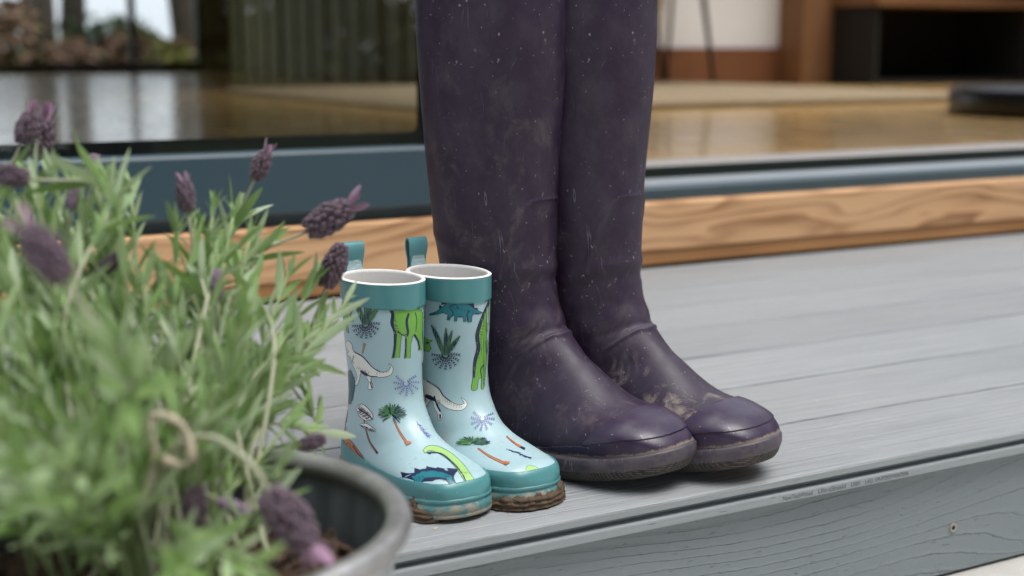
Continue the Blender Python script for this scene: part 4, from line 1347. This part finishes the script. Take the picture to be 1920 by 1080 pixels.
def shoot(tip, base, leafy=(.30, 1.0), dens=.0125, ln=(.024, .046), rad=.0014, mat=None, end=None, sag=.25):
    tip, base = Vector(tip), Vector(base)
    mid = base.lerp(tip, .5) + Vector((0, 0, .10 * (tip - base).length * (1 if tip.z > base.z + .02 else .9)))
    pts = [base, base.lerp(mid, .55) + Vector((0, 0, .01)), mid, tip] if end is None else [base, mid, tip - Vector(end).normalized() * min(.05, (tip - base).length * .35), tip]
    P = spline(pts, 18)
    V, Fc = tube_data([q - PO for q in P], [rad * (1.25 - .5 * i / 17) for i in range(18)], 6)
    meshobj('stem', V, Fc, mat or M_STEM, plant, True)
    L = sum((P[i + 1] - P[i]).length for i in range(17))
    n = max(2, int(L * (leafy[1] - leafy[0]) / dens))
    ph = random.uniform(0, 6.28)
    for i in range(n):
        s = leafy[0] + (leafy[1] - leafy[0]) * (i + .5) / n
        f = s * 17
        k = min(16, int(f))
        p = P[k].lerp(P[k + 1], f - k)
        t = (P[k + 1] - P[k]).normalized()
        a = t.orthogonal().normalized()
        b = t.cross(a)
        ph += 1.57 + random.uniform(-.3, .3)
        l = random.uniform(*ln) * (1 - .35 * max(0, (s - .75) / .25))
        sp = random.uniform(.38, .82) * (1 - .45 * max(0, (s - .7) / .3))
        for sg in (0, math.pi):
            o = a * math.cos(ph + sg) + b * math.sin(ph + sg)
            add_leaf(p, t + o * sp, l, t)
            if random.random() < .75:
                add_leaf(p, t * 1.1 + o * sp * .6 + a * random.uniform(-.4, .4), l * random.uniform(.4, .65), t)
    if leafy[1] > .97:
        t = (P[-1] - P[-3]).normalized()
        for k in range(5):
            o = Vector((random.uniform(-1, 1), random.uniform(-1, 1), random.uniform(-.6, .6)))
            add_leaf(P[-1] - t * .004, t + o * .38, random.uniform(.012, .022), t)

def bud_head(seed, n=9, fat=1.0):
    """dense spike of calyces, unit length along z"""
    rd = random.Random(seed)
    V, Fc = [], []
    bm = bmesh.new()
    bmesh.ops.create_icosphere(bm, subdivisions=1, radius=1)
    iv = [v.co.copy() for v in bm.verts]
    jf = [[v.index for v in f.verts] for f in bm.faces]
    bm.free()
    for i in range(n):
        t = (i + .3) / n
        rr = .20 * fat * (math.sin(math.pi * (.12 + .80 * t)) ** .7)
        for k in range(8):
            q = 2 * math.pi * (k + .5 * (i % 2)) / 8 + rd.uniform(-.15, .15)
            c = Vector((rr * math.cos(q), rr * math.sin(q), t + rd.uniform(-.02, .02)))
            s = Vector((.066, .066, .095)) * rd.uniform(.75, 1.3) * (1 - .2 * t)
            b0 = len(V)
            V += [Vector((c.x + v.x * s.x + .02 * math.cos(q), c.y + v.y * s.y + .02 * math.sin(q), c.z + v.z * s.z)) for v in iv]
            Fc += [[b0 + j for j in f] for f in jf]
    b0 = len(V)
    V += [Vector((v.x * .15 * fat, v.y * .15 * fat, .48 + v.z * .48)) for v in iv]
    Fc += [[b0 + j for j in f] for f in jf]
    me = bpy.data.meshes.new('flower_head')
    me.from_pydata(V, [], Fc)
    me.polygons.foreach_set('use_smooth', [True] * len(me.polygons))
    return me
def bract_mesh():
    V, Fc = [], []
    for i, (t, w) in enumerate(((0, .05), (.2, .16), (.5, .26), (.8, .22), (.95, .10), (1, .02))):
        y = .10 * math.sin(t * 2.4)
        V += [(-w / 2, y - w * .2, t), (0, y, t), (w / 2, y - w * .2, t)]
    for i in range(5):
        for k in (0, 1):
            a = i * 3 + k
            Fc.append((a, a + 1, a + 4, a + 3))
    me = bpy.data.meshes.new('bract')
    me.from_pydata(V, [], Fc)
    me.materials.append(M_BRACT)
    me.polygons.foreach_set('use_smooth', [True] * len(me.polygons))
    return me
BRACT = bract_mesh()
HEADS = {}
for kind, mt, fat in ((0, M_BUDP, .9), (1, M_BUD, 1.35), (2, M_BUD, 1.15), (3, M_BUDB, 1.3)):
    me = bud_head(kind + 3, 12, fat)
    me.materials.append(mt)
    HEADS[kind] = me
FLOWERS=[((0.1512, 0.904, 0.3161),(0.1596, 0.9038, 0.3386),1),((0.1636, 0.9184, 0.3066),(0.1709, 0.92, 0.3351),1),((0.1416, 0.8362, 0.2996),(0.1203, 0.8492, 0.3048),1),((0.187, 0.8785, 0.289),(0.1911, 0.8802, 0.3088),0),((0.1671, 0.8412, 0.2797),(0.1706, 0.8422, 0.2946),0),((0.1917, 0.8501, 0.2764),(0.1935, 0.8519, 0.2903),0),((0.1087, 0.5719, 0.2819),(0.0958, 0.5839, 0.3061),1),((0.1738, 0.8073, 0.2457),(0.1864, 0.8023, 0.2556),2),((0.2391, 0.8464, 0.2741),(0.2381, 0.8514, 0.2963),1),((0.2971, 0.8866, 0.2883),(0.3074, 0.8851, 0.3095),1),((0.3185, 0.845, 0.2566),(0.3489, 0.8317, 0.2753),1),((0.3367, 0.8615, 0.2158),(0.3486, 0.8604, 0.2433),2),((0.2451, 0.8096, 0.2238),(0.2465, 0.8123, 0.2409),0),((0.2859, 0.8783, 0.2157),(0.2896, 0.879, 0.2299),3),((0.2373, 0.8065, 0.1869),(0.2374, 0.8027, 0.1682),3),((0.1334, 0.7183, 0.1534),(0.1306, 0.7225, 0.1667),2),((0.1864, 0.6653, 0.1528),(0.1829, 0.6624, 0.1286),1),((0.202, 0.6772, 0.1395),(0.2155, 0.668, 0.1318),0),((0.2064, 0.6096, 0.163),(0.224, 0.5936, 0.1325),1),((0.2942, 0.8081, 0.1218),(0.3097, 0.8006, 0.1272),2),((0.2995, 0.8599, 0.1626),(0.2942, 0.8651, 0.1732),2)]
SHOOTS=[(0.163,0.870,0.299),(0.149,0.855,0.299),(0.174,0.863,0.294),(0.187,0.833,0.295),(0.209,0.866,0.287),(0.188,0.868,0.297),(0.232,0.848,0.263),(0.259,0.858,0.273),(0.277,0.871,0.269),(0.285,0.863,0.254),(0.248,0.863,0.263),(0.133,0.840,0.292),(0.327,0.857,0.223),(0.353,0.862,0.205),(0.327,0.851,0.194),(0.303,0.840,0.190),(0.305,0.847,0.230),(0.281,0.826,0.172),(0.271,0.758,0.154),(0.224,0.646,0.162),(0.172,0.512,0.163),(0.147,0.549,0.159),(0.262,0.795,0.143),(0.109,0.795,0.291),(0.089,0.747,0.286),(0.203,0.755,0.237),(0.256,0.863,0.259),(0.184,0.676,0.224),(0.121,0.814,0.256),(0.148,0.745,0.218),(0.235,0.721,0.230),(0.186,0.806,0.282),(0.155,0.767,0.227),(0.160,0.697,0.228),(0.125,0.868,0.285),(0.193,0.780,0.245),(0.047,0.595,0.219),(0.082,0.595,0.209),(0.214,0.822,0.241),(0.111,0.566,0.214),(0.190,0.839,0.278),(0.142,0.885,0.266),(0.091,0.559,0.204),(0.150,0.674,0.216),(0.087,0.739,0.242),(0.163,0.910,0.274),(0.084,0.655,0.224),(0.071,0.664,0.198),(0.107,0.900,0.257),(0.184,0.857,0.259),(0.154,0.665,0.226),(0.138,0.766,0.269),(0.204,0.694,0.224),(0.090,0.589,0.227),(0.146,0.845,0.292),(0.136,0.751,0.225),(0.114,0.715,0.222),(0.122,0.748,0.227),(0.253,0.830,0.247),(0.056,0.694,0.204),(0.093,0.809,0.233),(0.062,0.739,0.212),(0.120,0.605,0.223),(0.098,0.756,0.250),(0.089,0.571,0.205),(0.139,0.856,0.250),(0.098,0.546,0.206),(0.118,0.594,0.202),(0.169,0.771,0.231),(0.090,0.525,0.221),(0.138,0.760,0.224),(0.087,0.641,0.207),(0.228,0.713,0.229),(0.116,0.864,0.282),(0.075,0.707,0.224),(0.081,0.557,0.208),(0.142,0.624,0.227),(0.079,0.812,0.231)]
WILT = [(0.1468, 0.6404, 0.1503), (0.1547, 0.6388, 0.1642), (0.159, 0.6395, 0.1795), (0.1592, 0.6424, 0.1947), (0.1612, 0.6424, 0.2003), (0.1699, 0.6369, 0.1973), (0.1744, 0.6332, 0.1909), (0.1747, 0.6307, 0.1795), (0.1704, 0.6325, 0.1764), (0.1616, 0.6379, 0.179)]
for i, (a, b, kind) in enumerate(FLOWERS):
    a, b = Vector(a), Vector(b)
    d = (b - a)
    ln = d.length * (.86 if kind == 1 else 1.0)
    q = d.normalized().to_track_quat('Z', 'Y')
    h = link('flower_head', HEADS[kind], plant)
    h.location = a - PO
    h.rotation_mode = 'QUATERNION'
    h.rotation_quaternion = q
    h.scale = (ln * .95, ln * .95, ln)
    if kind == 1:
        for k in range(4):
            br = link('bract', BRACT, h)
            an = k * 1.57 + i
            br.location = (.07 * math.cos(an), .07 * math.sin(an), .88)
            br.rotation_euler = (random.uniform(-.55, -.15), 0, an - 1.57)
            s = random.uniform(.34, .58)
            br.scale = (s * 1.5, s * 1.5, s)
    qa, rr = random.uniform(0, 6.28), random.uniform(.01, .06)
    base = Vector((TUB.x + rr * math.cos(qa), TUB.y + rr * math.sin(qa), PO.z + .004))
    if i == 18:
        base = Vector((.165, .70, PO.z + .004))
        P = spline([base, (.168, .665, .165), (.183, .636, .188), (.199, .617, .178), a], 24)
        V, Fc = tube_data([p - PO for p in P], .0016, 7)
        meshobj('stem', V, Fc, M_FSTEM, plant, True)
        continue
    shoot(a, base, (.35, .78), .012, rad=.0013, mat=M_FSTEM, end=d)
for t in SHOOTS:
    t = Vector(t)
    c = Vector((TUB.x, TUB.y, 0))
    o = Vector((t.x, t.y, 0)) - c
    o = o * min(1, .075 / max(.001, o.length)) * random.uniform(.3, 1.0)
    shoot(t, (c.x + o.x, c.y + o.y, PO.z + .003))
V, Fc = tube_data([p - PO for p in spline(WILT, 40)], [.0021 + .0012 * math.sin(i * .7) * (i / 40) for i in range(40)], 7)
meshobj('withered_stem', V, Fc, M_DRY, plant, True)

# the 300 leaves that show largest are parts of their own, the rest one mass
fw = Vector((.4806, .8598, -.1731)); rt = Vector((.8729, -.4879, 0)); upv = rt.cross(fw)
def shown(M):
    p = M.translation - Vector((0, 0, .375))
    z = p.dot(fw)
    return z > .1 and abs(p.dot(rt) / z) < .37 and abs(p.dot(upv) / z) < .21
order = sorted(range(len(leaf_list)), key=lambda i: -(leaf_list[i][2] * (1 if shown(leaf_list[i][0]) else .05)))
sing = set(order[:300])
MV, MF, tint = [], [], []
for i, (M, k, s) in enumerate(leaf_list):
    M2 = Matrix.Translation(-PO) @ M
    if i in sing:
        o = link('leaf', LEAVES[k], plant)
        o.matrix_local = M2
    else:
        b0 = len(MV)
        MV += [M2 @ v.co for v in LEAVES[k].vertices]
        MF += [[b0 + j for j in p.vertices] for p in LEAVES[k].polygons]
        tint += [random.random()] * len(LEAVES[k].vertices)
fo = meshobj('foliage', MV, MF, M_LEAF, plant, True)
fo['kind'] = 'stuff'
at = fo.data.attributes.new('tint', 'FLOAT', 'POINT')
at.data.foreach_set('value', tint)

# ================================================================== THE GARDEN BEHIND THE CAMERA (seen mirrored in the glass)
M_BARK = plain('dark_bark', (.045, .032, .024), .9, .4, 4)
def crown_mat(name, a, b):
    m = Mat(name)
    oi = m.n('TexCoord')
    f = m.noise(m.co((.9, .9, .9)), 1, 4)
    m.set(col=m.mix(f, a, b), rough=.7)
    return m.m
M_CR1, M_CR2 = crown_mat('dark_green_leaves', (.03, .06, .015), (.085, .13, .03)), crown_mat('olive_leaves', (.12, .14, .03), (.25, .24, .07))
def crown_data(seed, n, rx, rz, zc, size):
    rd = random.Random(seed)
    V, Fc = [], []
    clumps = [(rd.gauss(0, .45), rd.gauss(0, .45), rd.uniform(-.8, .8), rd.uniform(.25, .5)) for _ in range(16)]
    for i in range(n):
        cx, cy, cz, cr_ = rd.choice(clumps)
        d = Vector((rd.gauss(0, 1), rd.gauss(0, 1), rd.gauss(0, 1))).normalized() * cr_ * rd.random() ** .4
        c = Vector(((cx + d.x) * rx, (cy + d.y) * rx, zc + (cz + d.z) * rz))
        u_ = Vector((rd.gauss(0, 1), rd.gauss(0, 1), rd.gauss(0, 1))).normalized()
        v_ = u_.orthogonal().normalized()
        s = size * rd.uniform(.6, 1.4)
        b0 = len(V)
        V += [c - u_ * s, c + v_ * s * .5, c + u_ * s, c - v_ * s * .5]
        Fc.append((b0, b0 + 1, b0 + 2, b0 + 3))
    return V, Fc
def mk(name, V, Fc, mat):
    me = bpy.data.meshes.new(name)
    me.from_pydata([tuple(v) for v in V], [], Fc)
    me.materials.append(mat)
    return me
T_TR = []
for s in range(3):
    P = [(0, 0, 0), (.08 * s, .05, 2.0), (-.1, .1 * s, 4.2), (.15, 0, 6.5)]
    V, Fc = tube_data(spline(P, 14), [.19 - .011 * i for i in range(14)], 8)
    for k in range(5):
        a = k * 1.3 + s
        z = 2.6 + .7 * k
        V2, F2 = tube_data(spline([(0, 0, z), (.7 * math.cos(a), .7 * math.sin(a), z + .7), (1.5 * math.cos(a), 1.5 * math.sin(a), z + 1.6)], 8), [.07 - .007 * i for i in range(8)], 6)
        b0 = len(V); V += V2; Fc += [tuple(b0 + j for j in f) for f in F2]
    T_TR.append(mk('trunk', V, Fc, M_BARK))
CR_A = [mk('crown', *crown_data(s, 2600, 2.6, 3.4, 5.6, .16), M_CR1) for s in (1, 2)]
CR_B = [mk('crown', *crown_data(s + 5, 1100, 2.2, 2.6, 6.6, .15), M_CR2) for s in (1, 2)]
tn = 0
def garden_tree(x, y, dense, label, sc):
    global tn
    t = thing('garden_tree', label, 'tree', (x, y, -.745), random.uniform(0, 6), 'garden trees')
    t.scale = (sc, sc, sc)
    link('trunk', T_TR[tn % 3], t)
    link('crown', (CR_A if dense else CR_B)[tn % 2], t)
    tn += 1
for k in range(20):                          # tall dark belt facing the house, mirrored in the pane
    az = -62 + 7.6 * k
    d = 17 + 4 * (k % 3)
    garden_tree(.5 + d * math.sin(R(az)), 1.9 - d * math.cos(R(az)), True, 'dense dark green tree mirrored in the glass panel', random.uniform(1.7, 2.2))
BUSH = [mk('foliage', *crown_data(s + 11, 1500, 1.25, .9, .95, .10), m_) for s, m_ in ((1, M_CR1), (2, M_CR2), (3, crown_mat('russet_leaves', (.07, .03, .015), (.13, .07, .035))))]
for k in range(9):
    t = thing('garden_shrub', 'low leafy shrub beyond the far window', 'shrub', (1.6 + 1.15 * k, 21.5 + 2.2 * (k % 2), -.745), k * 1.1, 'shrubs beyond the far window')
    sc = random.uniform(.85, 1.15)
    t.scale = (sc, sc, sc * .85)
    link('foliage', BUSH[k % 3], t)
    V, Fc = tube_data([(0, 0, -.02), (.02, .01, .4), (.05, 0, .9)], [.04, .03, .015], 6)
    meshobj('stem', V, Fc, M_BARK, t, True)
for k in range(14):
    az = -10 + 3.6 * k
    d = 15.5 + 1.1 * (k % 2)
    t = thing('garden_shrub', 'low dark shrub mirrored in the glass panel', 'shrub', (.5 + d * math.sin(R(az)), 1.9 - d * math.cos(R(az)), -.745), k * 1.7, 'shrubs mirrored in the glass')
    t.scale = (1.1, 1.1, random.uniform(1.2, 1.6))
    link('foliage', BUSH[1 if k % 3 else 0], t)
    V, Fc = tube_data([(0, 0, -.02), (.02, .01, .4), (.05, 0, .9)], [.04, .03, .015], 6)
    meshobj('stem', V, Fc, M_BARK, t, True)
for x, y in ((2.2, 27), (4.4, 24), (5.9, 29), (7.6, 26), (9.5, 31), (.2, 30)):
    garden_tree(x, y, False, 'slender dark trunked tree beyond the far window', random.uniform(1.5, 1.8))
